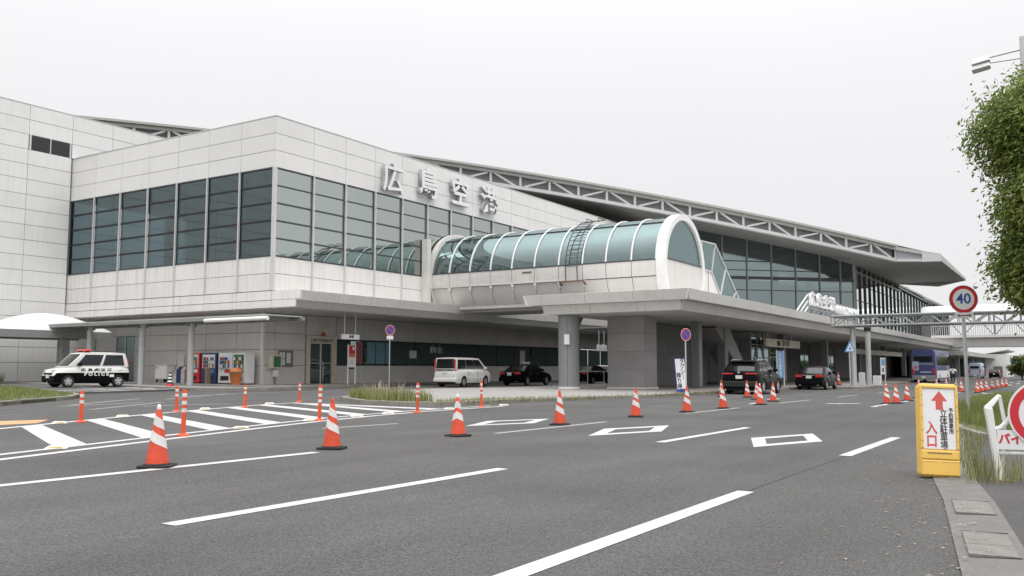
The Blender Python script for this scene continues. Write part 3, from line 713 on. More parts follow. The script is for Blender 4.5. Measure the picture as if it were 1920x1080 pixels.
part('louvre_frame', MB().box(31.12, TV-.03, 15.3, 31.24, TV+.05, 16.3).box(33.86, TV-.03, 15.3, 33.96, TV+.05, 16.3).box(32.5, TV-.03, 15.3, 32.56, TV+.02, 16.3), 'frame', lw, world=True)

# ================================================================== tubular footbridge
UC, ZC, RT = 51.2, 7.25, 3.2
VB = [37.07, 35.36, 33.69, 32.05, 30.4, 28.71, 26.95, 25.29, 23.7, 22.02, 20.45]
TB = thing('tube_footbridge', 'glazed tube footbridge with white ribs running from the terminal wing to the entrance canopy', 'footbridge', (UC, 28.5, 0))
def cs(th, r): return (UC - r*math.cos(th), ZC + r*math.sin(th))       # th = 0 at the left side, pi/2 at the crown
def shell(v0, v1, th0, th1, r, t, n):
    mb = MB(); vs = []
    for k in range(n+1):
        th = th0 + (th1-th0)*k/n
        for rr in (r, r-t):
            x, z = cs(th, rr); vs += [(x, v0, z), (x, v1, z)]
    fs = []
    for k in range(n):
        a = 4*k; b = 4*k+4
        fs += [(a, a+1, b+1, b), (a+2, b+2, b+3, a+3), (a, b, b+2, a+2), (a+1, a+3, b+3, b+1)]
    fs += [(0, 2, 3, 1), (4*n, 4*n+1, 4*n+3, 4*n+2)]
    return mb.add(vs, fs)
SILL = math.asin(0.3/RT); UP = R(58); LED = -math.asin(.65/RT); BOT = -math.asin(1.92/RT)
for i in range(10):
    a, b = VB[i]-.05, VB[i+1]+.05
    for t0, t1 in ((SILL, UP), (UP, R(122)), (R(122), math.pi-SILL)):
        part('window_pane', shell(a, b, t0+.01, t1-.01, RT-.04, .012, 9), 'tglass', TB, True, world=True)
    for sgn in (0, 1):
        f = (lambda t: t) if sgn == 0 else (lambda t: math.pi - t)
        t0, t1 = f(SILL-.012), f(LED); part('side_panel', shell(a+.03, b-.03, min(t0,t1), max(t0,t1), RT, .06, 4), 'tubewhite', TB, True, world=True)
        t0, t1 = f(LED-.02), f(BOT); part('lower_panel', shell(a+.03, b-.03, min(t0,t1), max(t0,t1), RT-.03, .06, 5), 'tubewhite', TB, True, world=True)
    if i < 7:
        t1 = -math.asin(.28/RT); t0 = -math.asin(.52/RT)
        part('vent', shell(a-.35, b+.35, t0, t1, RT+.004, .02, 2), 'fascia', TB, world=True)
        x, z = cs(LED, RT)
        part('ledge', MB().box(x-.12, b-.04, z-.03, x+.05, a+.04, z+.02), 'tubewhite', TB, world=True)
        part('bracket', MB().box(x-.10, b-.20, z-.22, x+.1, b-.02, z-.04).box(x-.06, b-.13, z-.42, x+.2, b-.08, z-.2), 'fascia', TB, world=True)
for i, v in enumerate(VB):
    part('rib', shell(v-.042, v+.042, SILL, math.pi-SILL, RT+.03, .10, 22), 'white', TB, True, world=True)
for th in (UP, R(122)):
    x, z = cs(th, RT-.02); part('glazing_bar', MB().box(x-.03, VB[-1], z-.03, x+.03, VB[0], z+.03), 'dframe', TB, world=True)
for th in (SILL, math.pi-SILL):
    x, z = cs(th, RT-.02); part('sill', MB().box(x-.05, VB[-1], z-.04, x+.05, VB[0], z+.03), 'dframe', TB, world=True)
# portal arch and end wall
part('portal_arch', shell(19.85, 20.42, R(-36), math.pi+R(36), RT+.10, .36, 40), 'white', TB, True, world=True)
arc = [cs(R(-34) + (math.pi+R(68))*k/36, RT-.27) for k in range(37)]
zs_ = 7.62
up = [(x, z) for x, z in arc if z >= zs_]; lo = [(x, z) for x, z in arc if z < zs_]
xl = UC - math.sqrt((RT-.27)**2 - (zs_-ZC)**2); xr = 2*UC - xl
part('end_window', MB().slabpoly([(xl, 20.0, zs_+.02)] + [(x, 20.0, z) for x, z in up] + [(xr, 20.0, zs_+.02)], (0, .02, 0)), 'tglass', TB, world=True)
nl = len(lo)//2
part('end_panel', MB().slabpoly([(x, 19.98, z) for x, z in lo[:nl]] + [(xl, 19.98, zs_), (xr, 19.98, zs_)] + [(x, 19.98, z) for x, z in lo[nl:]], (0, .06, 0)), 'tubewhite', TB, world=True)
part('end_sill', MB().box(xl, 19.93, zs_-.03, xr, 20.06, zs_+.03), 'dframe', TB, world=True)
part('floor_beam', MB().box(UC-2.5, 20.5, 5.12, UC+2.5, 37.1, 5.36), 'tubewhite', TB, world=True)
part('floor_beam', MB().box(UC-1.9, 20.5, 4.95, UC+1.9, 37.1, 5.118), 'soffit', TB, world=True)
part('walkway_floor', MB().box(UC-2.7, 20.5, 5.9, UC+2.7, 37.1, 5.98), 'inner', TB, world=True)
for v in (23, 25.5, 28, 30.5, 33, 35.5):
    part('hand_rail_post', MB().box(UC-2.45, v-.03, 5.98, UC-2.40, v+.03, 7.0).box(UC+2.4, v-.03, 5.98, UC+2.45, v+.03, 7.0), 'frame', TB, world=True)
part('hand_rail', MB().box(UC-2.46, 20.6, 7.0, UC-2.39, 37, 7.06).box(UC+2.39, 20.6, 7.0, UC+2.46, 37, 7.06), 'frame', TB, world=True)
part('ceiling_lamp', MB().box(UC-.1, 21, 9.7, UC+.1, 36, 9.78), 'white', TB, world=True)
# collar where the tube meets the wing
for x in (47.35, 54.65): part('collar_post', MB().box(x, 36.7, 5.0, x+.4, 37.18, 9.9), 'tubewhite', TB, world=True)
part('collar', shell(36.78, 37.12, R(-35), math.pi+R(35), RT+.22, .3, 30), 'tubewhite', TB, True, world=True)
part('rust_stain', shell(28.9, 29.6, -.02, .02, RT+.003, .004, 1), 'rust', TB, world=True)
# maintenance ladder curving over the tube
LA = thing('maintenance_ladder', 'dark steel maintenance ladder arching over the glazed tube', 'ladder', (UC, 25.9, 0))
for v in (26.35, 25.55):
    pts = [(UC-RT-.16, v, 6.55)] + [(*cs(R(2+6*k), RT+.2)[:1], v, cs(R(2+6*k), RT+.2)[1]) for k in range(15)]
    part('stile', MB().tube(pts, .035, 6), 'dframe', LA, world=True)
pass
mb = MB()
for k in range(14):
    x, z = cs(R(3+6*k), RT+.2); mb.tube([(x, 26.35, z), (x, 25.55, z)], .022, 5)
part('rung', mb, 'dframe', LA, world=True)
part('foot_bracket', MB().bar((UC-RT-.25, 26.75, 6.5), (UC-RT-.25, 25.1, 6.5), .09).bar((UC-RT-.25, 26.75, 6.5), (UC-RT+.05, 26.75, 6.3), .09).bar((UC-RT-.25, 25.1, 6.5), (UC-RT+.05, 25.1, 6.3), .09), 'rust', LA, world=True)
part('top_rail', MB().tube([(UC-.5, 26.35, 10.55), (UC-.5, 26.35, 10.8), (UC+.5, 26.35, 10.8), (UC+.5, 25.5, 10.8), (UC-.5, 25.5, 10.8), (UC-.5, 25.5, 10.55)], .03, 5), 'dframe', LA, world=True)

# ================================================================== entrance canopy
CL, CV, CB = 40.6, 15.62, 25.0
CP = thing('entrance_canopy', 'long grey entrance canopy with a two-tier panelled edge on thick columns', 'canopy', (CL, CV, 0))
Z0, Z1, Z2 = 5.06, 4.55, 4.08
UE = 165.0
cu = [CL] + [CL + 2.95 + 2.72*k for k in range(40)]; cu = [u for u in cu if u < UE] + [UE]
tier(CP, cu, (CV, Z0), (CV+.11, Z1)); tier(CP, [CL+.6] + cu[1:], (CV+.5, Z1-.02), (CV+.72, Z2))
cvs = [CV, 18.6, 21.3, 23.9, CB]
tier(CP, cvs, (CL, Z0), (CL+.2, Z1), 'L'); tier(CP, [CV+.6, 18.6, 21.3, CB-.9], (CL+.5, Z1-.02), (CL+.72, Z2), 'L')
# end facing back to the wing
for a, b in ((CL, 46), (46, 51.5), (51.5, 57)):
    part('fascia_panel', MB().slabpoly([(a, CB, Z0), (b, CB, Z0), (b, CB-.2, Z1), (a, CB-.2, Z1)], (0, -.05, 0)), 'fascia', CP, world=True)
    part('fascia_panel', MB().slabpoly([(a+.6, CB-.95, Z1-.02), (b, CB-.95, Z1-.02), (b, CB-1.2, Z2), (a+.6, CB-1.2, Z2)], (0, -.05, 0)), 'fascia', CP, world=True)
part('roof_slab', MB().box(CL+.1, CV+.1, Z0-.12, UE, CB-.1, Z0-.04).box(57, CB-.1, Z0-.12, UE, 27.5, Z0-.04), 'fascia', CP, world=True)
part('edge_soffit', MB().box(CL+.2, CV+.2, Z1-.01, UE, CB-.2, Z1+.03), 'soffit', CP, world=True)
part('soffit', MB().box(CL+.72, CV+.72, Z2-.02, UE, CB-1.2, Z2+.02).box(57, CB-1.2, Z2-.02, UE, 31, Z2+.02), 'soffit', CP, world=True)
for k in range(7): part('ceiling_lamp', MB().lathe([(.10, 0), (.12, .03)], (46+4.4*k, 17.6, Z2-.055), 12), 'white', CP, world=True)
def column(x, y, r, label=None):
    c = part('column', MB().lathe([(r, .1), (r, Z2)], (x, y, 0), 28), 'column', CP, True, world=True)
    part('column_foot', MB().lathe([(r+.03, .08), (r+.03, .22)], (x, y, 0), 28), 'fascia', c, world=True)
    for a in range(0, 360, 90): part('column_joint', MB().box(x+(r+.002)*math.cos(R(a+20))-.01, y+(r+.002)*math.sin(R(a+20))-.01, .2, x+(r+.002)*math.cos(R(a+20))+.01, y+(r+.002)*math.sin(R(a+20))+.01, Z2-.01), 'joint', c, world=True)
    return c
c1 = column(42.25, 23.1, .56)
part('wall_lamp', MB().box(41.56, 22.72, 2.45, 41.72, 23.02, 3.0), 'signwhite', c1, world=True, bevel=.03)
part('haunch', MB().hexa([(42.6,23.0,2.75),(42.6,23.35,2.75),(45.3,24.2,Z2),(45.3,23.8,Z2),(42.6,23.0,3.25),(42.6,23.35,3.25),(44.5,24.2,Z2+.05),(44.5,23.8,Z2+.05)]), 'column', CP, world=True)
# stone pier made of slabs
PX, PY = 44.6, 19.75
PR = part('pier_core', MB().box(PX+.04, PY+.04, .08, PX+1.66, PY+2.16, Z2-.02), 'joint', CP, world=True)
PZ = [.1, 1.12, 2.1, 3.1, Z2-.03]
def slabwall(x0, y0, x1, y1, nx, ny, zs, m, parent):
    for j in range(len(zs)-1):
        for k in range(ny):
            a, b = y0+(y1-y0)*k/ny, y0+(y1-y0)*(k+1)/ny
            part('stone_slab', MB().box(x0, a+.008, zs[j]+.008, x0+.06, b-.008, zs[j+1]-.008), m, parent, world=True)
        for k in range(nx):
            a, b = x0+(x1-x0)*k/nx, x0+(x1-x0)*(k+1)/nx
            part('stone_slab', MB().box(a+.008+(.061 if k == 0 else 0), y0, zs[j]+.008, b-.008, y0+.06, zs[j+1]-.008), m, parent, world=True)
slabwall(PX, PY, PX+1.7, PY+2.2, 1, 1, PZ, 'pier', PR)
part('pier_foot', MB().box(PX-.05, PY-.05, .06, PX+1.75, PY+2.25, .17), 'fascia', CP, world=True)
# dark stair block and slim columns under the canopy
BK = part('stair_block', MB().box(51.5, 22.3, 0, 61, 24.5, Z2-.03), 'dwall', CP, world=True)
for j in range(4):
    for k in range(4): part('wall_slab', MB().box(51.5+2.37*k+.01, 22.24, .12+.98*j, 51.5+2.37*(k+1)-.01, 22.295, .12+.98*(j+1)-.015), 'dwall', BK, world=True)
    part('wall_slab', MB().box(51.43, 22.3, .12+.98*j, 51.49, 24.48, .12+.98*(j+1)-.015), 'dwall', BK, world=True)
part('lift_door', MB().box(48.6, 22.9, .1, 51.3, 22.96, 3.2), 'dglass', CP, world=True)
part('lift_frame', MB().box(48.5, 22.85, 3.2, 51.4, 23.0, 3.35).box(48.5, 22.85, 1.9, 51.4, 23, 2.0).box(48.5,22.85,.1,48.62,23,3.3).box(49.5,22.85,.1,49.56,23,3.3), 'frame', CP, world=True)
part('lift_sign', MB().box(48.9, 22.8, 3.42, 50.4, 22.9, 3.75), 'signwhite', CP, world=True, bevel=.05)
for x, y, w in ((52.0, 19.4, .55), (60.3, 20.6, .6), (76.5, 21.0, .6), (92, 21, .6), (108, 21, .6), (124, 21, .6), (140, 21, .6)):
    part('column', MB().box(x, y, .06, x+w, y+w, Z2-.03), 'column', CP, world=True, bevel=.04)
# back wall of the covered arrivals front
BW = part('back_wall', MB().box(61, 27.6, -.5, 200, 27.9, Z2-.03), 'dwall', CP, world=True)
for k in range(22):
    u = 63 + 4.4*k
    if k % 3 == 1:
        part('entrance_glass', MB().box(u, 27.50, -.1, u+3.6, 27.53, 2.7), 'dglass', BW, world=True)
        part('entrance_frame', MB().box(u, 27.45, 2.7, u+3.6, 27.56, 2.85).box(u+1.75, 27.45, -.1, u+1.85, 27.56, 2.7), 'frame', BW, world=True)
    else: part('wall_slab', MB().box(u, 27.53, -.2, u+4.3, 27.59, 3.9), 'dwall', BW, world=True)
# sloped escalator underside and its glazed foot
part('stair_underside', MB().hexa([(58.6,20.7,3.95),(61.6,20.7,3.95),(61.6,22.2,3.95),(58.6,22.2,3.95),(58.9,20.7,4.06),(62,20.7,4.06),(62,22.2,4.06),(58.9,22.2,4.06)]).hexa([(65.5,20.7,.05),(66.8,20.7,.05),(66.8,22.2,.05),(65.5,22.2,.05),(58.6,20.7,3.94),(61.6,20.7,3.94),(61.6,22.2,3.94),(58.6,22.2,3.94)]), 'pier', CP, world=True)
gf = part('stair_glass', MB().box(66.6, 20.8, .1, 71.4, 20.83, 3.9), 'hglass', CP, world=True)
mb = MB()
for u in (66.6, 68.2, 69.8, 71.4): mb.box(u-.06, 20.74, .05, u+.06, 20.86, 3.95)
for z in (1.0, 2.0, 3.0): mb.box(66.6, 20.75, z-.04, 71.4, 20.85, z+.04)
mb.bar((66.6, 20.78, .2), (68.6, 20.78, 3.9), .1).bar((71.2, 20.78, .2), (68.6, 20.78, 3.9), .1)
part('stair_frame', mb, 'steel', gf, world=True)

# ------------------------------------------------------------------ escalator enclosure from the tube's end, down to the right
EV0, EV1 = 20.75, 23.6
ES = thing('escalator_enclosure', 'sloping glazed escalator enclosure beside the arched end of the tube', 'escalator', (58, 22, 5))
tp = [(54.0, 9.55), (59.0, 9.72), (65.6, 5.05)]; bt = [(54.0, 7.75), (58.2, 7.75), (61.2, 5.05)]
for y, nm in ((EV0, 0), (EV1, 1)):
    segs = [[(54.0,7.75),(56.0,7.75),(56.4,9.63),(54.0,9.55)], [(56.04,7.75),(58.2,7.75),(59.0,9.70),(56.44,9.63)], [(58.25,7.75),(59.9,6.3),(61.1,8.2),(59.05,9.66)], [(59.95,6.25),(61.2,5.05),(63.2,6.72),(61.15,8.15)], [(61.25,5.05),(65.5,5.05),(63.25,6.66)]]
    for sg in segs: part('window_pane', MB().slabpoly([(x, y, z) for x, z in sg], (0, .015, 0)), 'tglass', ES, world=True)
    mb = MB()
    for p, q in (((54,7.75),(58.2,7.75)), ((58.2,7.75),(61.2,5.05)), ((54,9.55),(59.0,9.72)), ((59.0,9.72),(65.6,5.05)), ((56.0,7.75),(56.4,9.63)), ((58.2,7.75),(59,9.7)), ((59.9,6.25),(61.1,8.2)), ((61.2,5.05),(63.2,6.7))):
        mb.bar((p[0], y-.02, p[1]), (q[0], y-.02, q[1]), .09)
    part('glazing_frame', mb, 'frame', ES, world=True)
    part('side_panel', MB().slabpoly([(54.0,y+.02,7.7),(58.15,y+.02,7.7),(61.1,y+.02,5.05),(54.0,y+.02,5.05)], (0,.05,0)), 'fascia', ES, world=True)
    part('side_seam', MB().bar((56, y+.01, 5.06), (56, y+.01, 7.7), .03).bar((57.6, y+.01, 5.06), (57.6, y+.01, 7.7), .03), 'joint', ES, world=True)
part('roof_glass', MB().slabpoly([(54.0,EV0,9.56),(54.0,EV1,9.56),(59,EV1,9.73),(59,EV0,9.73)], (0,0,.02)).slabpoly([(59,EV0,9.73),(59,EV1,9.73),(65.6,EV1,5.07),(65.6,EV0,5.07)], (0,0,.02)), 'tglass', ES, world=True)
part('escalator_flight', MB().hexa([(58,21.2,5.3),(62.6,21.2,5.08),(62.6,23.2,5.08),(58,23.2,5.3),(55,21.2,7.6),(58.2,21.2,7.6),(58.2,23.2,7.6),(55,23.2,7.6)]), 'innerd', ES, world=True)

# ================================================================== glazed hall under the curved roof
HL = thing('terminal_hall', 'tall glazed terminal hall under the big curved truss roof', 'building', (101, 20, 0))
KG = 121.05
def top_z(u): return 22.23 - .1037*(u-42.36) - .00182*(u-42.36)*(u-68.2)      # roof edge along u+v=112
def low_z(u): return top_z(u) - 1.68
def soff_z_at_glass(u): return low_z(u-4.5) + .55
hu = [101.05, 99.85, 98.1, 96.1, 94.1, 92.1, 90.1, 88.1, 86.1, 84.1]
hz = [5.0, 7.4, 9.4, 10.5]
hz2 = [10.85, 11.5, 12.45, 13.7]
def dpt(u, z): return (u, KG-u, z)
nrm = Vector((1, 1, 0)).normalized()
for i in range(len(hu)-1):
    a, b = hu[i]-.03, hu[i+1]+.03
    za, zb = soff_z_at_glass(a)+.3, soff_z_at_glass(b)+.3
    zt = min(za, zb)
    for z0, z1 in list(zip(hz, hz[1:])) + [(x, y) for x, y in zip(hz2, hz2[1:]) if y < zt-.5]:
        part('window_pane', MB().slabpoly([dpt(a,z0+.02),dpt(b,z0+.02),dpt(b,z1-.02),dpt(a,z1-.02)], nrm*.012), 'hglass', HL, world=True)
    zl = max(z for z in hz2 if z < zt-.5 or z == hz2[0])
    part('window_pane', MB().slabpoly([dpt(a,zl+.02),dpt(b,zl+.02),dpt(b,zb),dpt(a,za)], nrm*.012), 'hglass', HL, world=True)
    u = hu[i+1]
    part('mullion', MB().bar((u-.05, KG-u-.05, 4.9), (u-.05, KG-u-.05, soff_z_at_glass(u)+.2), .10, .14, up=(1,1,0)), 'steel', HL, world=True)
for z, w in ((7.4,.07),(9.4,.08),(11.5,.08),(12.45,.10),(13.7,.07)):
    part('transom', MB().bar((101,KG-101-.06,z),(84,KG-84-.06,z), .08, w), 'dframe', HL, world=True)
part('spandrel_beam', MB().bar((101.1,KG-101.1-.05,10.68),(84,KG-84-.05,10.68), .2, .34), 'dframe', HL, world=True)
part('corner_post', MB().bar((101.0, 19.95, 4.9), (101.0, 19.95, 12.4), .3), 'steel', HL, world=True)
# long street side facade
SV = 20.0
fu = [101.1 + 2.79*k for k in range(31)]
def ftop(u): return 12.62 - .011*(u-101) if u < 150 else 12.08
for i in range(len(fu)-1):
    a, b = fu[i]+.05, fu[i+1]-.05; zt = ftop((a+b)/2)
    lv_ = [5.0, 6.8, 8.6, 10.4, zt-.45]
    for z0, z1 in zip(lv_, lv_[1:]):
        part('facade_pane', MB().box(a, SV, z0+.03, b, SV+.015, z1-.03), 'sglass', HL, world=True)
    part('facade_mullion', MB().box(fu[i+1]-.07, SV-.15, 4.9, fu[i+1]+.07, SV-.01, zt), 'dframe', HL, world=True)
for z in (6.8, 8.6, 10.4): part('facade_transom', MB().box(101, SV-.05, z-.04, fu[-1], SV-.004, z+.04), 'dframe', HL, world=True)
part('facade_head', MB().box(101, SV-.35, 11.55, 130, SV-.02, 11.65).box(128, SV-.4, 12.2, 150, SV+20, 12.42).box(150, SV-.6, 11.85, 186, SV+20, 12.2), 'steel', HL, world=True)
part('facade_brace', MB().bar((128, SV-.3, 12.0), (160, SV-.3, 11.6), .12).bar((128, SV-.3, 12.4), (176, SV-.3, 11.9), .12), 'steel', HL, world=True)
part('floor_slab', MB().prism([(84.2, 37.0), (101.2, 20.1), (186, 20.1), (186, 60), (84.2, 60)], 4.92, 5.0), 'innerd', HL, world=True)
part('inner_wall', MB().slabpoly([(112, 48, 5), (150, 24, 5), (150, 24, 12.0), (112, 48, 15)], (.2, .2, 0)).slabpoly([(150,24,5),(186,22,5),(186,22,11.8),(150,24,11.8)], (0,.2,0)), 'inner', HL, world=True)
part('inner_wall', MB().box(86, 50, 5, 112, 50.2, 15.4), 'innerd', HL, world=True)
for u, v in ((92,34),(99,28),(106,26),(100,38)): part('inner_column', MB().lathe([(.4, 5.0), (.4, 12.5)], (u, v, 0), 14), 'white', HL, True, world=True)

# ------------------------------------------------------------------ the roof itself
KR = 112.0
RF = thing('truss_roof', 'large curved metal roof with a white triangulated truss along its edge', 'roof', (97, 15, 0))
us = [36.0 + (97.0-36.0)*k/30 for k in range(31)]
inn = Vector((1, 1, 0)).normalized()
def edge(u, z, off): return Vector((u, KR-u, z)) + inn*off
def strip(name, f0, f1, m, smooth=True, thick=None):
    mb = MB(); vs = []
    for u in us: vs += [f0(u), f1(u)]
    mb.add(vs, [(2*i, 2*i+2, 2*i+3, 2*i+1) for i in range(len(us)-1)])
    return part(name, mb, m, RF, smooth, world=True)
def beam(name, zc, hh, o0, o1, m):
    mb = MB(); vs = []
    for u in us:
        z = zc(u); vs += [edge(u,z-hh/2,o0), edge(u,z-hh/2,o1), edge(u,z+hh/2,o1), edge(u,z+hh/2,o0)]
    fs = []
    for i in range(len(us)-1):
        for k in range(4): fs.append((4*i+k, 4*i+(k+1)%4, 4*i+4+(k+1)%4, 4*i+4+k))
    n = 4*(len(us)-1); fs += [(0,1,2,3), (n,n+1,n+2,n+3)]
    return part(name, mb.add(vs, fs), m, RF, world=True)
beam('gutter_edge', lambda u: top_z(u)-.10, .20, -.28, .15, 'roofedge')
beam('top_chord', lambda u: top_z(u)-.36, .30, -.02, .3, 'roofedge')
beam('bottom_chord', lambda u: low_z(u)+.13, .30, -.05, .4, 'truss')
strip('web_panel', lambda u: edge(u, low_z(u), .65), lambda u: edge(u, top_z(u)-.1, .65), 'rweb')
strip('soffit', lambda u: edge(u, low_z(u)-.012, .38), lambda u: edge(u, low_z(u)+1.1, 14), 'rsoffit')
strip('roof_deck', lambda u: edge(u, top_z(u)-.01, 0), lambda u: edge(u, top_z(u)+.9, 26), 'roofedge')
uk = [96.97 - 1.985*k for k in range(31)]
for k, u in enumerate(uk):
    part('truss_post', MB().bar(edge(u, low_z(u)+.2, .12), edge(u, top_z(u)-.4, .12), .20, .16, up=(1,1,0)), 'truss', RF, world=True)
    if k % 2 == 1:
        for s in (-1, 1):
            if 0 <= k+s < len(uk):
                w = uk[k+s]; w2 = w + (.28 if w < u else -.28)
                part('truss_brace', MB().bar(edge(w2, low_z(w)+.26, .12), edge(u + (.22 if w > u else -.22), top_z(u)-.52, .12), .17, .16, up=(1,1,0)), 'truss', RF, world=True)
# chamfered prow of the roof, seen from below
P1 = Vector((97, 15, low_z(97))); P2 = Vector((97, 10.9, 11.78)); P3 = Vector((120.15, 10.9, 11.78)); P4 = Vector((123.6, 14.35, 11.46)); P5 = Vector((128.6, 20.5, 12.5)); P6 = Vector((101.5, 20.5, 12.35))
def lift(p, z): return Vector((p.x, p.y, z))
nose = MB().add([P1, P2, P3, P4, P5, P6], [(0,1,2,5), (2,3,4,5)])
part('prow_soffit', nose, 'rsoffit', RF, world=True)
part('prow_soffit', MB().add([P6 - Vector((0,0,0)), P5, P5+Vector((14,0,.6)), P5+Vector((20,18,3)), P6+Vector((0,10,2.0)), P1], [(0,1,3,4), (1,2,3), (5,0,4)]), 'rsoffit', RF, world=True)
part('prow_fascia', MB().slabpoly([P1, P2, lift(P2, 12.4), lift(P1, top_z(97)-.25)], (.06, 0, 0)), 'rweb', RF, world=True)
part('prow_beam', MB().bar(P1+Vector((-.05,0,.12)), P2+Vector((-.05,0,.1)), .2, .28), 'truss', RF, world=True)
part('prow_beam', MB().bar(Vector((96.9,15.2,top_z(97)-.3)), Vector((96.9,10.9,12.32)), .3, .34), 'roofedge', RF, world=True)
part('prow_cap', MB().slabpoly([Vector((96.72,12.6,11.8)), P2+Vector((-.28,-.05,-.02)), lift(P2,12.44)+Vector((-.28,-.05,0)), Vector((96.72,12.6,12.74))], (.12,0,0)), 'truss', RF, world=True)
part('prow_edge', MB().slabpoly([P2+Vector((0,-.03,0)), P3+Vector((0,-.03,0)), lift(P3,12.05)+Vector((0,-.03,0)), lift(P2,12.4)+Vector((0,-.03,0))], (0,.1,0)), 'roofedge', RF, world=True)
part('prow_edge', MB().slabpoly([P3, P4, lift(P4,11.75), lift(P3,12.05)], (-.08,.08,0)).slabpoly([P4, P5, lift(P5,13.4), lift(P4,11.75)], (-.08,.08,0)), 'roofedge', RF, world=True)
part('roof_deck', MB().add([Vector((97,15,top_z(97))), lift(P2,12.42), lift(P3,12.06), lift(P4,11.76), lift(P5,13.4), Vector((115,33,14.6))], [(0,1,2,5), (2,3,4,5)]), 'roofedge', RF, world=True)

# ================================================================== vehicles
def lerp_prof(prof, x):
    if x <= prof[0][0]: return prof[0][1]
    for (a, b), (c, d) in zip(prof, prof[1:]):
        if x <= c: return b + (d-b)*(x-a)/(c-a) if c > a else d
    return prof[-1][1]
def vehicle(name, label, cat, loc, rz, L, Wd, top, belt, roofz, gh, wheels, wr, paint, low_paint=None, split=None, sill=.24,
            windows=(), tail='redlamp', head=True, group=None, taper=.10, ghw=.86, lamp_z=.78, roof_paint=None):
    """x forward, y left. top: upper outline of the lower body as (x,z); gh=(front base, front roof, rear roof, rear base) x of the cabin"""
    V = thing(name, label, cat, loc, rz, group)
    hw = Wd/2; N = 61
    xs = sorted(set([-L/2 + L*k/(N-1) for k in range(N)] + [-L/2+.03, L/2-.03]))
    ra = wr + .05
    split = split or .55
    def plan(x):
        e = max(0.0, (abs(x) - (L/2-.75))/.75); return hw*(1 - taper*e*e - .04*max(0, e-.8)*5)
    def rings(x):
        e = L/2 - abs(x); rnd = max(0, (0.10-e)/.10)
        zt = lerp_prof(top, x) - .05*rnd; zb = sill + .08*rnd
        for w in wheels:
            if abs(x-w) < ra: zb = max(zb, wr + math.sqrt(ra*ra-(x-w)**2)*.98)
        p = plan(x); zm = max(min(split, zt-.08), zb+.005); z3 = max(zt-.10, zm+.01)
        return [(p*.965, zb), (p*.995, min(zb+.08, zm-.002) if zb < zm-.01 else zm-.001), (p*1.0, zm), (p*.985, (zm+z3)/2), (p*.955, z3), (p*.90, zt-.015), (p*.55, zt+.01), (0, zt+.018)]
    vs = []; K = 8
    for x in xs:
        r = rings(x)
        for y, z in r: vs.append((x, -y, z))
        for y, z in r[:-1][::-1]: vs.append((x, y, z))
    M = 2*K-1; up = MB(); lo = MB(); fu_, fl_ = [], []
    for i in range(len(xs)-1):
        for j in range(M-1):
            f = (i*M+j, i*M+j+1, (i+1)*M+j+1, (i+1)*M+j)
            (fl_ if (j < 2 or j >= M-3) else fu_).append(f)
    for i in (0, len(xs)-1):
        b = i*M; fl_.append((b, b+1, b+2, b+M-3, b+M-2, b+M-1)); fu_.append(tuple(b+j for j in range(2, M-2)))
    up.add(vs, fu_); lo.add(vs, fl_)
    body = part('body', up, paint, V, True)
    part('lower_body', lo, low_paint or paint, V, True)
    # underbody and wheel wells
    part('underbody', MB().box(-L/2+.25, -hw+.22, sill-.05, L/2-.25, hw-.22, sill+.28).box(wheels[0]-.4, -hw+.24, sill, wheels[0]+.4, hw-.24, .62).box(wheels[1]-.4, -hw+.24, sill, wheels[1]+.4, hw-.24, .62), 'blackm', V)
    # cabin
    xf0, xf1, xr1, xr0 = gh; yb = hw*.90; yr = hw*ghw*.86
    zb = belt - .02
    def side(s, t, sg):                        # s: 0 front .. 1 rear, t: 0 belt .. 1 roof
        x = (xf0+(xr0-xf0)*s)*(1-t) + (xf1+(xr1-xf1)*s)*t; bul = .02*math.sin(math.pi*t)
        return Vector((x, sg*((yb+(yr-yb)*t) + bul), zb+(roofz-.05-zb)*t))
    cab = MB(); ns, ntt = 10, 4; 
    for sg in (-1, 1):
        v = [side(i/ns, j/ntt, sg) for i in range(ns+1) for j in range(ntt+1)]
        cab.add(v, [(i*(ntt+1)+j, (i+1)*(ntt+1)+j, (i+1)*(ntt+1)+j+1, i*(ntt+1)+j+1) for i in range(ns) for j in range(ntt)])
    def cross(s, t, q):                        # front (s=0) or rear (s=1) surface with a slight bow, q -1..1
        p = side(s, t, 1); bow = .10*(1-q*q)*(1 if s == 0 else -.5)
        return Vector((p.x+bow, q*p.y, p.z))
    for s in (0, 1):
        v = [cross(s, j/ntt, -1+2*i/8) for i in range(9) for j in range(ntt+1)]
        cab.add(v, [(i*(ntt+1)+j, (i+1)*(ntt+1)+j, (i+1)*(ntt+1)+j+1, i*(ntt+1)+j+1) for i in range(8) for j in range(ntt)])
    nr = 10; v = []
    for i in range(nr+1):
        s = i/nr; e = max(0, abs(s-.5)*2)
        for q in range(9):
            w = -1+2*q/8; xx = xf1+(xr1-xf1)*s + (.10*(1-w*w)*(1-2*s) if s < .5 else -.05*(1-w*w)*(2*s-1))
            v.append((xx, w*yr*(1.0), roofz-.05+.06*(1-w**4)*(1-e**6)))
    cab.add(v, [(i*9+q, i*9+q+1, (i+1)*9+q+1, (i+1)*9+q) for i in range(nr) for q in range(8)])
    part('cabin', cab, roof_paint or paint, V, True)
    wm = MT['carglass']
    def patch(fn, s0, s1, t0, t1, off, n=6, sk=0.0):
        m = MB(); v = []
        for i in range(n+1):
            for j in range(5):
                t = t0+(t1-t0)*j/4; s = s0+(s1-s0)*i/n + sk*(j/4); p = fn(s, t); v.append(p+off)
        return m.add(v, [(i*5+j, (i+1)*5+j, (i+1)*5+j+1, i*5+j+1) for i in range(n) for j in range(4)])
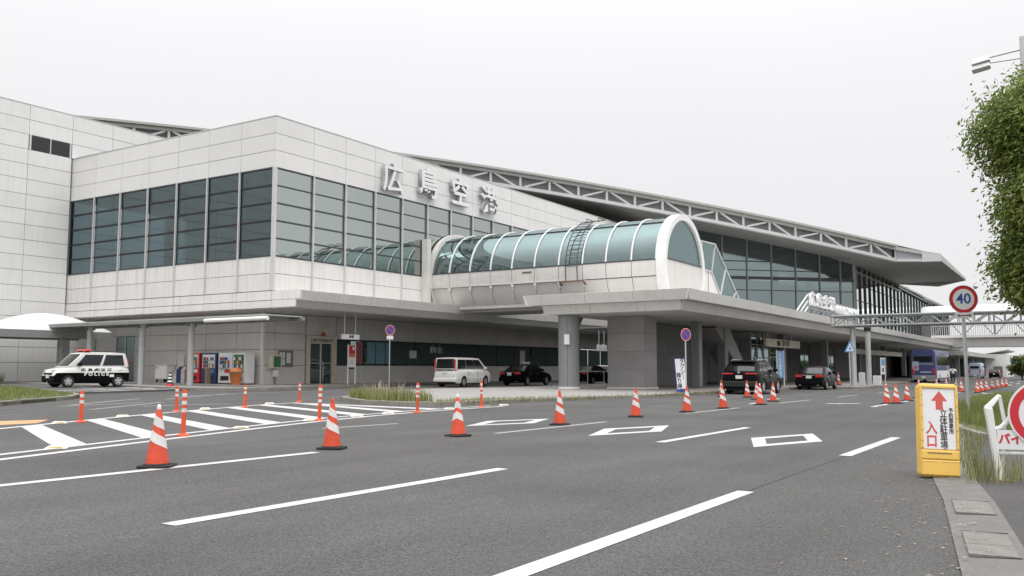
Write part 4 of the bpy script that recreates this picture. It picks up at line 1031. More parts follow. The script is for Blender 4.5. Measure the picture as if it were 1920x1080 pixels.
    part('windscreen', patch(lambda s, t: cross(0, t, s), -.90, .90, .06, .93, Vector((.012, 0, .006)), 8), wm, V, True)
    part('rear_window', patch(lambda s, t: cross(1, t, s), -.84, .84, .12, .90, Vector((-.012, 0, .004)), 8), wm, V, True)
    for sg in (-1, 1):
        for (s0, s1) in windows:
            part('side_window', patch(lambda s, t: side(s, t, sg), s0, s1, .10, .88, Vector((0, sg*.010, 0)), 4), wm, V, True)
        # door seams and handles
        for k, (s0, s1) in enumerate(windows):
            xa = side(s1, 0, sg).x
            if wheels[1]-.25 < xa < wheels[0]+.4 and abs(xa-wheels[1]) > ra*.6:
                part('door_seam', MB().box(xa-.006, sg*plan(xa)*.99-.012, max(sill+.12, .4), xa+.006, sg*plan(xa)*.99+.012, belt-.10), 'blackm', V)
            if k < 2:
                xh = side(s1, 0, sg).x + .16; part('door_handle', MB().box(xh, sg*hw*.985-.02, belt-.20, xh+.16, sg*hw*.985+.02, belt-.16), 'silver' if paint == 'black' else paint, V, bevel=.008)
        xm = side(windows[0][0], 0, sg).x - .22 if windows else xf0
        part('mirror', MB().box(xm-.06, sg*(hw*.95)-.02 if sg > 0 else sg*(hw*.95)-.20, belt+.02, xm+.07, sg*(hw*.95)+.20 if sg > 0 else sg*(hw*.95)+.02, belt+.17), low_paint or paint, V, bevel=.03)
    # wheels
    for w in wheels:
        for sg in (-1, 1):
            y = sg*(hw-.11)
            prof = [(wr*.62, -.09), (wr*.93, -.10), (wr, -.07), (wr, .07), (wr*.93, .10), (wr*.62, .09)]
            m = MB().lathe(prof, (0,0,0), 28, cap=False); m.v = [(a, c, b) for a, b, c in m.v]
            wh = part('wheel', m, 'tyre', V, True); wh.location = (w, y, wr)
            rm = MB().lathe([(.04, -.02), (wr*.66, -.035), (wr*.66, .055), (wr*.60, .075), (wr*.56, .03), (.04, .03)], (0,0,0), 24); rm.v = [(a, c*sg, b) for a, b, c in rm.v]
            part('rim_dish', rm, 'blackm', wh, True)
            sp = MB()
            for a in range(5):
                t = 2*math.pi*a/5+.3; c, s_ = math.cos(t), math.sin(t)
                sp.bar((0, sg*.07, 0), (wr*.60*c, sg*.065, wr*.60*s_), .10*wr/.32, .03, up=(0,1,0))
            sp.ring((0, sg*.055, 0), wr*.56, wr*.66, (0, sg, 0), .03, 24).disc((0, sg*.07, 0), .07, (0, sg, 0), .02, 14)
            part('rim', sp, 'rim', wh)
    if head:
        for sg in (-1, 1):
            part('headlight', MB().hexa([(L/2-.34, sg*plan(L/2)*.98, lamp_z-.08),(L/2-.02, sg*plan(L/2)*.55, lamp_z-.08),(L/2-.02, sg*plan(L/2)*.55, lamp_z+.06),(L/2-.34, sg*plan(L/2)*.98, lamp_z+.09),
                (L/2-.30, sg*plan(L/2)*1.015, lamp_z-.08),(L/2+.012, sg*plan(L/2)*.60, lamp_z-.08),(L/2+.012, sg*plan(L/2)*.60, lamp_z+.06),(L/2-.30, sg*plan(L/2)*1.015, lamp_z+.09)]), 'lamp', V)
    V['dims'] = (L, Wd)
    return V
def rear_bits(V, L, zlamp, wl, hl, y0, zplate, plate='plate', strip=None, lampm='redlamp'):
    for sg in (-1, 1):
        part('tail_light', MB().box(-L/2-.015, sg*y0-(wl/2), zlamp-hl/2, -L/2+.10, sg*y0+(wl/2), zlamp+hl/2), lampm, V, bevel=.015)
    part('number_plate', MB().box(-L/2-.03, -.165, zplate-.085, -L/2, .165, zplate+.085), plate, V)

def at_ground(x, y, off=0.0): return (x, y, G(x, y)+off)
FWD = R(0)
# police hatch parked on the apron, nose to the left
P = vehicle('police_car', 'black and white police car with red roof light parked before the tower wall', 'police car', at_ground(26.6, 42.2, .087), R(172), 3.72, 1.64,
            [(-1.86,.95),(-1.8,1.02),(0.75,1.02),(1.25,.99),(1.72,.86),(1.86,.70)], 1.03, 1.74, (1.22, .52, -1.62, -1.80), (1.21, -1.27), .30, 'carwhite', 'black', .72,
            windows=((.10,.50),(.55,.93)), ghw=.97, lamp_z=.80)
part('roof_light', MB().hexa([(.32,-.55,1.79),(.32,.55,1.79),(.02,.55,1.79),(.02,-.55,1.79),(.28,-.52,1.90),(.28,.52,1.90),(.06,.52,1.90),(.06,-.52,1.90)]), 'redlamp', P, bevel=.03)
part('light_mount', MB().box(.06, -.42, 1.72, .28, -.32, 1.80).box(.06, .32, 1.72, .28, .42, 1.80), 'blackm', P)
part('grille', MB().box(1.80, -.45, .62, 1.872, .45, .72), 'blackm', P)
part('number_plate', MB().box(1.86, -.165, .46, 1.885, .165, .63), 'plate', P)
for sg in (-1, 1): part('tail_light', MB().box(-1.83, sg*.62-.06, 1.05, -1.70, sg*.62+.06, 1.42), 'redlamp', P, bevel=.01)
for sg, rz in ((1, 180), (-1, 0)):
    text('P O L I C E', .21, 'signwhite', P, (-.14, sg*.832, .64), (R(90), 0, R(rz)), bold=.010, sx=1.25)
    text('広 島 県 警 察', .145, 'ink', P, (-.14, sg*.83, .86), (R(90), 0, R(rz)), bold=.004, sx=1.75)
    part('door_badge', MB().box(-1.02, sg*.832-.004, .50, -.80, sg*.832+.004, .64), 'signwhite', P)

# white minivan on the slip road
Vn = vehicle('minivan', 'white minivan stopped beside the dark ribbon windows', 'minivan', at_ground(46.6, 33.15), R(6), 4.70, 1.72,
             [(-2.35,1.02),(-2.3,1.08),(1.1,1.07),(1.7,1.02),(2.15,.90),(2.35,.72)], 1.08, 1.83, (1.75, .72, -2.15, -2.30), (1.45, -1.40), .33, 'carwhite', None, .55,
             windows=((.07,.345),(.355,.655),(.665,.96)), ghw=.97, lamp_z=.85)
rear_bits(Vn, 4.70, 1.36, .06, .70, .71, .93, 'plate')
part('rear_garnish', MB().box(-2.37, -.62, 1.03, -2.33, .62, 1.10), 'blackm', Vn)
part('rear_bumper', MB().box(-2.40, -.80, .32, -2.2, .80, .56), 'carwhite', Vn, bevel=.05)
part('roof_spoiler', MB().box(-2.36, -.62, 1.74, -2.0, .62, 1.80), 'carwhite', Vn, bevel=.02)

def sedan(name, label, loc, rz, cat='car'):
    S_ = vehicle(name, label, cat, loc, rz, 4.85, 1.80,
             [(-2.42,.86),(-2.36,.98),(-1.7,1.02),(-1.2,1.0),(.9,.97),(1.2,.95),(2.0,.83),(2.35,.70),(2.42,.60)], .99, 1.46, (1.22, .32, -.95, -1.72), (1.45, -1.40), .325, 'black', None, .55,
             windows=((.13,.45),(.48,.84)), ghw=.86, lamp_z=.66)
    rear_bits(S_, 4.85, .86, .42, .16, .60, .80)
    part('rear_bumper', MB().box(-2.47, -.84, .30, -2.3, .84, .58), 'black', S_, bevel=.05)
    part('trunk_trim', MB().box(-2.44, -.36, .90, -2.40, .36, .93), 'silver', S_)
    part('exhaust', MB().box(-2.45, -.62, .28, -2.3, -.48, .34).box(-2.45, .48, .28, -2.3, .62, .34), 'silver', S_)
    return S_
tx = sedan('taxi', 'black taxi sedan with white roof sign ahead of the white minivan', at_ground(53.9, 32.9), R(3), 'taxi')
part('roof_sign', MB().box(-.05, -.26, 1.50, .12, .26, 1.62), 'signwhite', tx, bevel=.03)
text('タクシー', .09, 'signwhite', tx, (-2.45, 0, .70), (R(90), 0, R(-90)))
s4 = sedan('sedan', 'black sedan waiting behind the rail, between the round column and the stone pier', at_ground(63.2, 32.6), R(2))
s6 = sedan('sedan', 'black sedan seen from behind near the gantry posts', at_ground(59.0, 14.15), R(2))
SV_ = vehicle('suv', 'large black sport utility vehicle standing behind the cluster of cones', 'suv', at_ground(45.6, 14.15), R(1), 4.74, 1.86,
             [(-2.37,.92),(-2.3,1.10),(-1.6,1.13),(.9,1.08),(1.3,1.05),(2.0,.95),(2.3,.82),(2.37,.70)], 1.10, 1.68, (1.30, .42, -1.55, -2.18), (1.42, -1.28), .37, 'black', None, .62,
             windows=((.12,.42),(.45,.70),(.73,.88)), ghw=.88, lamp_z=.82)
rear_bits(SV_, 4.74, 1.02, .55, .07, .58, .86)
part('rear_bumper', MB().box(-2.42, -.86, .36, -2.25, .86, .66), 'blackm', SV_, bevel=.05)
part('roof_rail', MB().tube([(.2, .66, 1.66), (.1, .66, 1.72), (-1.3, .66, 1.72), (-1.45, .66, 1.66)], .018, 6), 'silver', SV_)
part('roof_rail', MB().tube([(.2, -.66, 1.66), (.1, -.66, 1.72), (-1.3, -.66, 1.72), (-1.45, -.66, 1.66)], .018, 6), 'silver', SV_)
part('spoiler', MB().box(-1.85, -.60, 1.60, -1.45, .60, 1.64), 'black', SV_, bevel=.01)
part('badge', MB().box(-2.41, -.06, 1.05, -2.36, .06, 1.13), 'silver', SV_)

# coach
def coach(name, label, loc, rz, L, Wd, Ht, paint, low, side, cat='bus'):
    B = thing(name, label, cat, loc, rz); h = Wd/2; x0, x1 = -L/2, L/2
    def ringb(x, sc, zt): 
        return [(x,-h*sc,.32),(x,-h*sc,1.6),(x,-h*sc*.985,Ht-.35*zt),(x,-h*sc*.86,Ht-.06*zt),(x,-h*.4,Ht),(x,h*.4,Ht),(x,h*sc*.86,Ht-.06*zt),(x,h*sc*.985,Ht-.35*zt),(x,h*sc,1.6),(x,h*sc,.32)]
    st = [(x0,.94,1.6),(x0+.12,.985,1.2),(x0+.4,1,1),(x1-.5,1,1),(x1-.15,.97,1.3),(x1,.9,2)]
    v = []; 
    for a in st: v += ringb(*a)
    f = [(i*10+j, i*10+(j+1)%10, (i+1)*10+(j+1)%10, (i+1)*10+j) for i in range(len(st)-1) for j in range(10)]
    f += [tuple(range(10)), tuple(50+j for j in range(10))]
    part('body', MB().add(v, f), paint, B, True)
    part('rear_window', MB().box(x0-.02, -h*.72, Ht*.62, x0+.05, h*.72, Ht*.80), 'carglass', B, bevel=.04)
    part('windscreen', MB().box(x1-.08, -h*.85, Ht*.38, x1+.02, h*.85, Ht*.82), 'carglass', B, bevel=.04)
    for sg in (-1, 1):
        for k in range(7):
            a = x0+.7+(L-1.4)*k/7; part('side_window', MB().box(a, sg*h*1.0-.02, Ht*.52, a+(L-1.4)/7-.05, sg*h*1.0+.012, Ht*.80), 'carglass', B)
        part('side_stripe', MB().box(x0+.5, sg*h*1.0-.02, .5, x1-.6, sg*h+.010, Ht*.36), side, B)
        for wx in (x0+2.6*L/12, x1-2.3*L/12):
            m = MB().lathe([(.2,-.12),(.46,-.13),(.48,-.1),(.48,.1),(.46,.13),(.2,.12)], (0,0,0), 24); m.v = [(a, c, b) for a, b, c in m.v]
            w = part('wheel', m, 'tyre', B, True); w.location = (wx, sg*(h-.1), .48)
            part('rim', MB().ring((0, sg*.10, 0), .1, .28, (0, sg, 0), .03, 20), 'rim', w)
        part('tail_light', MB().box(x0-.03, sg*h*.80-.10, .9, x0+.05, sg*h*.80+.10, 1.5), 'redlamp', B, bevel=.02)
        part('mirror', MB().box(x1-.05, sg*(h+.15)-.1, Ht*.7, x1+.12, sg*(h+.15)+.1, Ht*.82), 'blackm', B, bevel=.03)
    part('rear_band', MB().box(x0-.018, -h*.80, Ht*.54, x0+.03, h*.80, Ht*.58), low, B)
    part('bumper', MB().box(x0-.06, -h*.92, .32, x0+.2, h*.92, .78), low if low != 'signwhite' else paint, B, bevel=.05)
    part('number_plate', MB().box(x0-.075, -.2, .5, x0-.05, .2, .68), 'plate', B)
    return B
bz = coach('coach', 'blue and white highway coach loading at the canopy kerb', at_ground(109.8, 13.85), R(0), 12, 2.5, 3.55, 'bus', 'steel', 'signwhite')
part('advert', MB().box(-6.025, .45, 1.30, -5.95, 1.08, 2.25), 'minib', bz); part('advert_mark', MB().box(-6.032, .6, 1.45, -6.026, .9, 1.75), 'pinkred', bz)
part('engine_grille', MB().box(-6.025, -.75, 1.05, -5.95, .3, 1.2), 'minib', bz)
mbus = coach('minibus', 'pale blue minibus parked far down the road', at_ground(180, 15.3), R(0), 6.5, 2.05, 2.75, 'minib', 'steel', 'minib')
fs = vehicle('suv', 'distant dark red-lamped car beyond the pale blue minibus', 'car', at_ground(187, 12.9), R(0), 4.5, 1.8,
             [(-2.25,.95),(-2.2,1.05),(1.0,1.05),(1.9,.9),(2.25,.7)], 1.05, 1.65, (1.2,.5,-1.7,-2.1), (1.35,-1.3), .34, 'black', None, .6, windows=((.1,.45),(.5,.9)))
rear_bits(fs, 4.5, 1.0, .3, .3, .72, .8)

# ================================================================== people
def skin_mesh(name, pts, edges, radii, m, parent, sub=2):
    me = bpy.data.meshes.new(name); me.from_pydata(pts, edges, []); o = link(name, me, parent)
    sk = o.modifiers.new('skin', 'SKIN'); sk.use_smooth_shade = True
    me.skin_vertices.new() if not me.skin_vertices else None
    for i, r in enumerate(radii):
        rr = r if isinstance(r, tuple) else (r, r)
        me.skin_vertices[0].data[i].radius = rr
    me.skin_vertices[0].data[0].use_root = True
    ss = o.modifiers.new('subsurf', 'SUBSURF'); ss.levels = sub; ss.render_levels = sub
    me.materials.append(MT[m]); return o
PE = thing('person', 'person in a white shirt and dark trousers standing with hands on hips by the coach', 'person', at_ground(103.4, 11.0), R(15))
# body seen from behind, facing along the road, hands on the hips
J = [(0,0,.93),(0,0,1.12),(0,0,1.36),(0,0,1.48),(.02,0,1.60),(.03,0,1.70),
     (0,.19,1.40),(-.05,.36,1.17),(.06,.20,1.02),(0,-.19,1.40),(-.05,-.36,1.17),(.06,-.20,1.02),
     (0,.10,.88),(.01,.12,.50),(-.02,.13,.09),(.10,.14,.03),(0,-.10,.88),(.01,-.12,.50),(-.02,-.13,.09),(.10,-.14,.03)]
Ed = [(0,1),(1,2),(2,3),(3,4),(4,5),(2,6),(6,7),(7,8),(2,9),(9,10),(10,11),(0,12),(12,13),(13,14),(14,15),(0,16),(16,17),(17,18),(18,19)]
Rd = [(.13,.10),(.13,.10),(.15,.10),.055,.09,.08,.06,.045,.04,.06,.045,.04,.09,.06,.045,.035,.09,.06,.045,.035]
skin_mesh('body', J, Ed, Rd, 'skin', PE)
skin_mesh('shirt', [J[0],J[1],J[2],(0,0,1.45),J[6],J[7],J[9],J[10]], [(0,1),(1,2),(2,3),(2,4),(4,5),(2,6),(6,7)], [(.16,.125),(.155,.12),(.175,.125),.075,.085,.07,.085,.07], 'cloth_w', PE)
skin_mesh('trousers', [(0,0,.96),J[12],J[13],(-.02,.13,.12),J[16],J[17],(-.02,-.13,.12)], [(0,1),(1,2),(2,3),(0,4),(4,5),(5,6)], [(.155,.12),.105,.08,.07,.105,.08,.07], 'cloth_d', PE)
part('hair', MB().lathe([(.0,.14),(.08,.125),(.118,.06),(.122,-.02),(.11,-.08),(.07,-.11)], (-.01,0,1.68), 14), 'hair', PE, True)
part('shoe', MB().box(-.06,.09,0,.20,.18,.08), 'blackm', PE, bevel=.03); part('shoe', MB().box(-.06,-.18,0,.20,-.09,.08), 'blackm', PE, bevel=.03)

# ================================================================== traffic cones
def cone_master(label, tip):
    C_ = thing('traffic_cone', label, 'traffic cone')
    part('base', MB().prism([(-.19,-.15),(-.15,-.19),(.15,-.19),(.19,-.15),(.19,.15),(.15,.19),(-.15,.19),(-.19,.15)], 0, .035).lathe([(.16,.035),(.15,.05)], (0,0,0), 24), 'rubber', C_, bevel=.008)
    rad = lambda z: .135 - (.135-.032)*(z-.04)/.63
    part('cone_body', MB().lathe([(rad(.04),.04),(rad(.35),.35),(rad(.67),.67),(.026,.685)], (0,0,0), 28), 'orange', C_, True)
    # two slanted reflective collars
    for zb, hgt, sl in ((.25,.12,.075),(.46,.115,.05)):
        n = 32; vs = []; 
        for i in range(n):
            t = 2*math.pi*i/n; sh = sl*(1-2*abs(((t/(2*math.pi)+.62) % 1)*2-1))
            for z in (zb+sh, zb+hgt+sh):
                r = rad(z)+.0025; vs.append((r*math.cos(t), r*math.sin(t), z))
        part('reflective_band', MB().add(vs, [(2*i, 2*((i+1)%n), 2*((i+1)%n)+1, 2*i+1) for i in range(n)]), 'reflect', C_, True)
    if tip: part('tip', MB().lathe([(.022,.68),(.026,.70),(.020,.735),(.010,.745)], (0,0,0), 14), 'signwhite' if tip == 1 else 'orange', C_, True)
    return C_
cA = cone_master('traffic cone nearest the camera, on the long lane line', 1)
cB = cone_master('second nearest traffic cone, at the end of the long lane line', 2)
cA.location = at_ground(6.84, 9.34); cA.rotation_euler.z = R(215)
cB.location = at_ground(9.82, 9.36); cB.rotation_euler.z = R(205)
CONES = [(12.96,9.33,1,'third cone of the diagonal row, in front of the farthest hollow diamond',250),(16.84,9.44,2,'fourth cone of the diagonal row, on a faint dashed line',190),(20.85,9.49,2,'fifth cone of the diagonal row, in front of the stone pier',200),
 (24.13,9.40,2,'cone standing just below the white taxi stand board',185),(27.21,9.41,2,'cone before the left rear corner of the black sport utility vehicle, in front',200),
 (38.6,13.4,2,'cone touching the rear left corner of the black sport utility vehicle',200),(38.77,12.3,2,'cone in the middle of the black sport utility vehicle\'s rear bumper',180),(36.2,11.1,2,'cone half hidden behind the nearest of the right hand cluster',170),
 (31.04,9.4,1,'nearest cone of the cluster right of the black sport utility vehicle',160),(34.5,9.94,2,'rightmost cone of the cluster behind the sport utility vehicle',150),
 (35.3,5.98,1,'left one of the touching pair of cones on the dashed lane line',160),(35.9,5.76,2,'right one of the touching pair of cones on the dashed lane line',150),(39.55,5.93,2,'single cone between the touching pair and the yellow signboard',150),
 (43.4,6.05,2,'cone almost hidden behind the left edge of the yellow signboard',150),(58.9,5.84,2,'cone just left of the speed limit pole, behind the yellow signboard',150)]
for x, y, k, lab, rz in CONES:
    c = copy_tree(cA if k == 1 else cB); c.location = at_ground(x, y); c.rotation_euler = (R(random.uniform(-1.5,1.5)), R(random.uniform(-1.5,1.5)), R(rz)); c['label'] = lab; c['group'] = 'traffic cones along the lanes'
for c in (cA, cB): c['group'] = 'traffic cones along the lanes'
far_c = [(57.5,4.9),(60.5,4.92),(63.7,4.9),(69.0,4.95),(74,4.97),(79.5,5.0),(83.3,4.95)]
nm = ['nearest','second','third','fourth','fifth','sixth','farthest']
for (x, y), w in zip(far_c, nm):
    c = copy_tree(cB); c.location = at_ground(x, y); c.rotation_euler = (0,0,R(140)); c['label'] = w + ' cone of the distant line right of the speed limit pole'; c['group'] = 'distant cones right of the speed limit pole'
for x, y, lab in ((72.4,8.8,'distant cone below the rear wheel of the blue coach'),(75.5,8.5,'distant cone below the white side of the blue coach'),(70.2,7.3,'distant cone at the feet of the person in white'),(66.5,9.2,'distant cone left of the coach, just above the yellow signboard')):
    c = copy_tree(cB); c.location = at_ground(x, y); c['label'] = lab; c['group'] = 'distant cones before the coach'
# small striped cone by the kerb of the forecourt
sc_ = thing('striped_cone', 'small black and white striped cone with a red foot on the forecourt kerb', 'traffic cone', at_ground(30.04, 40.2, FH))
part('base', MB().lathe([(.20,0),(.20,.04),(.16,.12)], (0,0,0), 20), 'red', sc_)
for k in range(7):
    z0, z1 = .12+.085*k, .12+.085*(k+1); r = lambda z: .15-.17*(z-.12)
    part('stripe', MB().lathe([(r(z0),z0),(r(z1),z1)], (0,0,0), 18), 'signwhite' if k % 2 else 'ink', sc_)

# ================================================================== flexible delineator posts and road studs
def post_master(h, lab):
    D = thing('delineator_post', lab, 'bollard')
    part('base', MB().lathe([(.105,0),(.105,.02),(.06,.05)], (0,0,0), 18), 'post_o', D)
    part('tube', MB().lathe([(.04,.04),(.04,h-.02),(.036,h),(.0,h)], (0,0,0), 16, cap=False), 'post_o', D, True)
    for k in range(3 if h > .7 else 2):
        z = h-.13-.13*k; part('reflective_band', MB().lathe([(.0425,z),(.0425,z+.065)], (0,0,0), 16), 'reflect', D, True)
    return D
DP = [(10.04,13.04,.80,'near orange post behind the nearest traffic cone'),(14.69,14.4,.80,'near orange post behind the second traffic cone'),(18.89,14.94,.80,'orange post standing before the left part of the concrete island kerb'),(22.69,15.46,.80,'orange post farthest along the island kerb, before the white minivan'),
      (11.13,17.78,.66,'far side orange post nearest the police car'),(15.18,20.01,.66,'far side orange post just left of the nearer tall orange post'),(17.99,20.62,.66,'far side orange post below the orange bin'),(21.84,22.35,.66,'far side orange post below the police post door')]
mast = {}
for x, y, h, lab in DP:
    if h not in mast: o = mast[h] = post_master(h, lab)
    else: o = copy_tree(mast[h]); o['label'] = lab
    o.location = at_ground(x, y); o['group'] = 'orange posts edging the hatched area'; o.rotation_euler = (R(random.uniform(-1.5,1.5)), R(random.uniform(-1.5,1.5)), 0)
ST = [(7.49,12.55),(11.99,13.84),(14.6,14.6),(16.54,14.95),(18.0,15.2),(21.18,15.57),(24.4,15.75),(10.7,17.85),(12.98,19.07),(16.61,20.65),(20.2,22.0)]
st0 = None
sl_ = ['nearest stud on the near edge of the hatching','second stud on the near edge of the hatching','third stud on the near edge, by the second tall post','fourth stud on the near edge of the hatching','fifth stud on the near edge, just left of the island post','stud on the near edge between the two island posts','pale stud at the right tip of the hatching',
       'stud on the far edge next to the leftmost orange post','second stud on the far edge of the hatching','third stud on the far edge of the hatching','farthest stud on the far edge of the hatching']
for (x, y), lab in zip(ST, sl_):
    if st0 is None:
        o = st0 = thing('road_stud', lab, 'road stud')
        part('body', MB().hexa([(-.15,-.09,0),(.15,-.09,0),(.15,.09,0),(-.15,.09,0),(-.10,-.05,.035),(.10,-.05,.035),(.10,.05,.035),(-.10,.05,.035)]), 'signwhite', o)
        part('reflector', MB().box(-.09,-.083,.008,.09,-.07,.026), 'yellow', o)
    else: o = copy_tree(st0); o['label'] = lab
    o.location = at_ground(x, y, .004); o.rotation_euler = (0, 0, R(-35)); o['group'] = 'reflective studs along the hatching'

# ================================================================== walkway roof, tent canopy and yard things at the left
WK = thing('walkway_roof', 'low flat covered walkway on round white posts along the left side of the wing', 'walkway', at_ground(31.4, 44.5, FH))
mb = MB()
for k in range(9): part('roof_sheet', MB().box(30.2, 33.4+2.15*k, 3.80, 32.7, 33.4+2.15*(k+1)-.03, 3.84), 'frame', WK, world=True)
for x in (30.25, 32.65): part('edge_beam', MB().box(x-.06, 33.2, 3.62, x+.06, 52.8, 3.795), 'steel', WK, world=True)
part('edge_pipe', MB().tube([(30.05, 37.6, 3.62), (30.05, 33.0, 3.62)], .10, 12), 'white', WK, True, world=True)
for k in range(7): part('cross_beam', MB().box(30.31, 34+2.9*k, 3.60, 32.59, 34.12+2.9*k, 3.78), 'steel', WK, world=True)
for v in (49.6, 44.6, 40.35):
    c = part('post', MB().lathe([(.17,0),(.17,3.45)], (31.4, v, G(31.4,v)+.08), 20), 'pole', WK, True, world=True)
    part('bracket', MB().box(31.1, v-.05, 3.45, 31.7, v+.05, 3.6), 'steel', c, world=True)
TN = thing('tent_canopy', 'white membrane canopy with a domed top over a grey beam beside the tower', 'canopy', at_ground(28, 52, 0))
def tent_z(s, t): return 3.45 + .95*(math.sin(math.pi*min(max(s,0),1))**.8)*(1-abs(2*t-1)**2.2)
for a, b in ((22.0, 27.6), (27.6, 34.2)):
    mb = MB(); n = 16; m = 8; v = []
    for i in range(n+1):
        for j in range(m+1): v.append((a+(b-a)*i/n, 51.7+3.6*j/m, tent_z(i/n, .12+.88*j/m if False else j/m) + (.18 if j else 0)))
    mb.add(v, [(i*(m+1)+j, (i+1)*(m+1)+j, (i+1)*(m+1)+j+1, i*(m+1)+j+1) for i in range(n) for j in range(m)])
    part('membrane', mb, 'tent', TN, True, world=True)
part('beam', MB().box(20, 51.6, 3.0, 34.2, 51.9, 3.45), 'steel', TN, world=True)
part('beam', MB().box(20, 55.2, 3.0, 34.2, 55.5, 3.45), 'steel', TN, world=True)
for x in (31.2, 23.0): part('post', MB().box(x-.28, 51.75, .05, x+.28, 52.2, 3.0), 'column', TN, world=True, bevel=.04)

def vend(label, v0, v1, m, panel, glow, h=1.83):
    z = G(35.5, (v0+v1)/2)+FH; w = v1-v0
    V = thing('vending_machine', label, 'vending machine', (35.3, v0, z))
    part('cabinet', MB().box(0, 0, .06, .72, w, h), m, V, bevel=.02)
    part('feet', MB().box(.05, .05, 0, .65, w-.05, .06), 'blackm', V)
    part('display', MB().box(-.02, .10, h*.50, .0, w-.10, h-.10), panel, V)
    for r in range(3):
        for k in range(6):
            a = .16+(w-.32)*k/6; part('drink_can', MB().lathe([(.038,0),(.04,.02),(.04,.15),(.03,.17)], (-.06, a+.05, h*.53+.22*r), 8), random.choice(['red','blue','signwhite','yellow','vgreen','brown']), V)
        part('shelf', MB().box(-.10, .12, h*.515+.22*r, -.015, w-.12, h*.525+.22*r), 'silver', V)
    part('selector_panel', MB().box(-.015, w*.12, h*.36, .0, w*.5, h*.47), glow, V)
    part('delivery_slot', MB().box(-.02, w*.2, h*.12, .0, w*.8, h*.26), 'blackm', V, bevel=.01)
    return V
vend('red vending machine half hidden behind the walkway post', 44.55, 45.75, 'vred', 'vwhite', 'signwhite')
vend('dark blue vending machine between the red and the white ones', 43.05, 44.35, 'vblue', 'vwhite', 'lblue')
vend('white vending machine with a white front below its display', 41.68, 42.85, 'vwhite', 'vwhite', 'red')
vend('white vending machine with a green front behind the orange bin', 40.55, 41.6, 'vwhite', 'vgreen', 'vgreen')
ob = thing('orange_bin', 'big orange bin with a rounded lid by the vending machines', 'bin', (34.7, 40.6, G(34.7,40.6)+FH))
part('body', MB().lathe([(.26,0),(.36,.66),(.38,.68)], n=20), 'binor', ob, True)
part('rim', MB().lathe([(.40,.66),(.41,.72),(.38,.75)], n=20), 'brown', ob)
part('lid', MB().lathe([(.37,.75),(.33,.86),(.20,.95),(.0,.98)], n=20, cap=False), 'binor', ob, True)
for v, m, lab in ((46.65, 'vblue', 'dark blue can bin left of the red vending machine'), (46.22, 'frame', 'pale grey can bin left of the red vending machine')):
    b = thing('can_bin', lab, 'bin', (35.4, v, G(35.4,v)+FH)); part('body', MB().box(0,-.17,0,.45,.17,.85), m, b, bevel=.02); part('lid', MB().lathe([(.20,.85),(.17,.95),(.08,1.0)], (.22,0,0), 16), m, b, True); part('hole', MB().lathe([(.06,0),(.06,.01)], (.22,0,1.0), 12), 'blackm', b)
fz = thing('chest_freezer', 'low white cabinet on small legs against the grey wall', 'cabinet', (35.5, 47.9, G(35.5,48.7)+FH))
part('cabinet', MB().box(0,0,.22,.7,1.1,1.05), 'white', fz, bevel=.02); part('lid', MB().box(-.02,-.02,1.055,.72,1.12,1.09), 'white', fz, bevel=.01)
for x in (.08,.62):
    for y in (.1,1.0): part('leg', MB().box(x-.04,y-.04,0,x+.04,y+.04,.22), 'blackm', fz)
part('maker_plate', MB().box(-.012,.85,.88,-.002,1.0,.94), 'vblue', fz)
gp_ = thing('cardboard_panel', 'grey panel leaning on the wall right of the low white cabinet', 'panel', (35.9, 47.25, G(35.9,47.3)+FH)); part('sheet', MB().hexa([(-.1,0,0),(0,0,0),(0,.55,0),(-.1,.55,0),(.28,0,1.05),(.32,0,1.05),(.32,.55,1.05),(.28,.55,1.05)]), 'lowwall', gp_)
br = thing('brown_ashtray_post', 'slim brown post between two vending machines', 'ashtray', (34.8, 43.15, G(34.8,43.1)+FH)); part('body', MB().box(-.12,-.12,0,.12,.12,.92), 'brown', br, bevel=.01); part('top', MB().box(-.13,-.13,.925,.13,.13,.97), 'silver', br)
ns = thing('wall_notice', 'small white paper notice stuck on the grey wall by the low cabinet', 'notice', (UG-.04, 47.2, 1.3)); part('sheet', MB().box(-.01,0,0,.0,.55,.75), 'paper', ns)
nb = thing('notice_board', 'framed notice board with papers left of the police post door', 'notice board', (37.54, VG-.07, 1.31))
part('board', MB().box(0,.0,0,1.1,.05,.92), 'dwall', nb); part('frame', MB().box(-.03,-.02,-.03,1.13,.03,.0).box(-.03,-.02,.92,1.13,.03,.95).box(-.03,-.02,0,.0,.03,.92).box(1.1,-.02,0,1.13,.03,.92), 'silver', nb)
for x, z, w, h in ((.05,.08,.2,.35),(.28,.08,.2,.35),(.05,.48,.2,.36),(.28,.48,.2,.36),(.62,.2,.32,.62)): part('paper', MB().box(x,-.008,z,x+w,-.002,z+h), 'paper', nb)
ph = thing('phone_cabinet', 'open beige box with a green telephone panel beside the notice board', 'cabinet', (36.7, VG-.38, 1.18))
part('box', MB().box(0,0,0,.80,.36,.80), 'beige', ph, bevel=.02); part('panel', MB().box(.16,-.012,.08,.70,-.002,.72), 'vgreen', ph); part('handset', MB().box(.36,-.06,.16,.62,-.015,.42), 'green', ph, bevel=.02)
mbx = thing('white_letter_box', 'small white box on a thin leg under the phone cabinet', 'box', (37.08, VG-.22, G(37,40)+FH)); part('box', MB().box(0,0,.45,.34,.2,.88), 'white', mbx, bevel=.02); part('leg', MB().box(.13,.06,0,.2,.12,.45), 'steel', mbx)

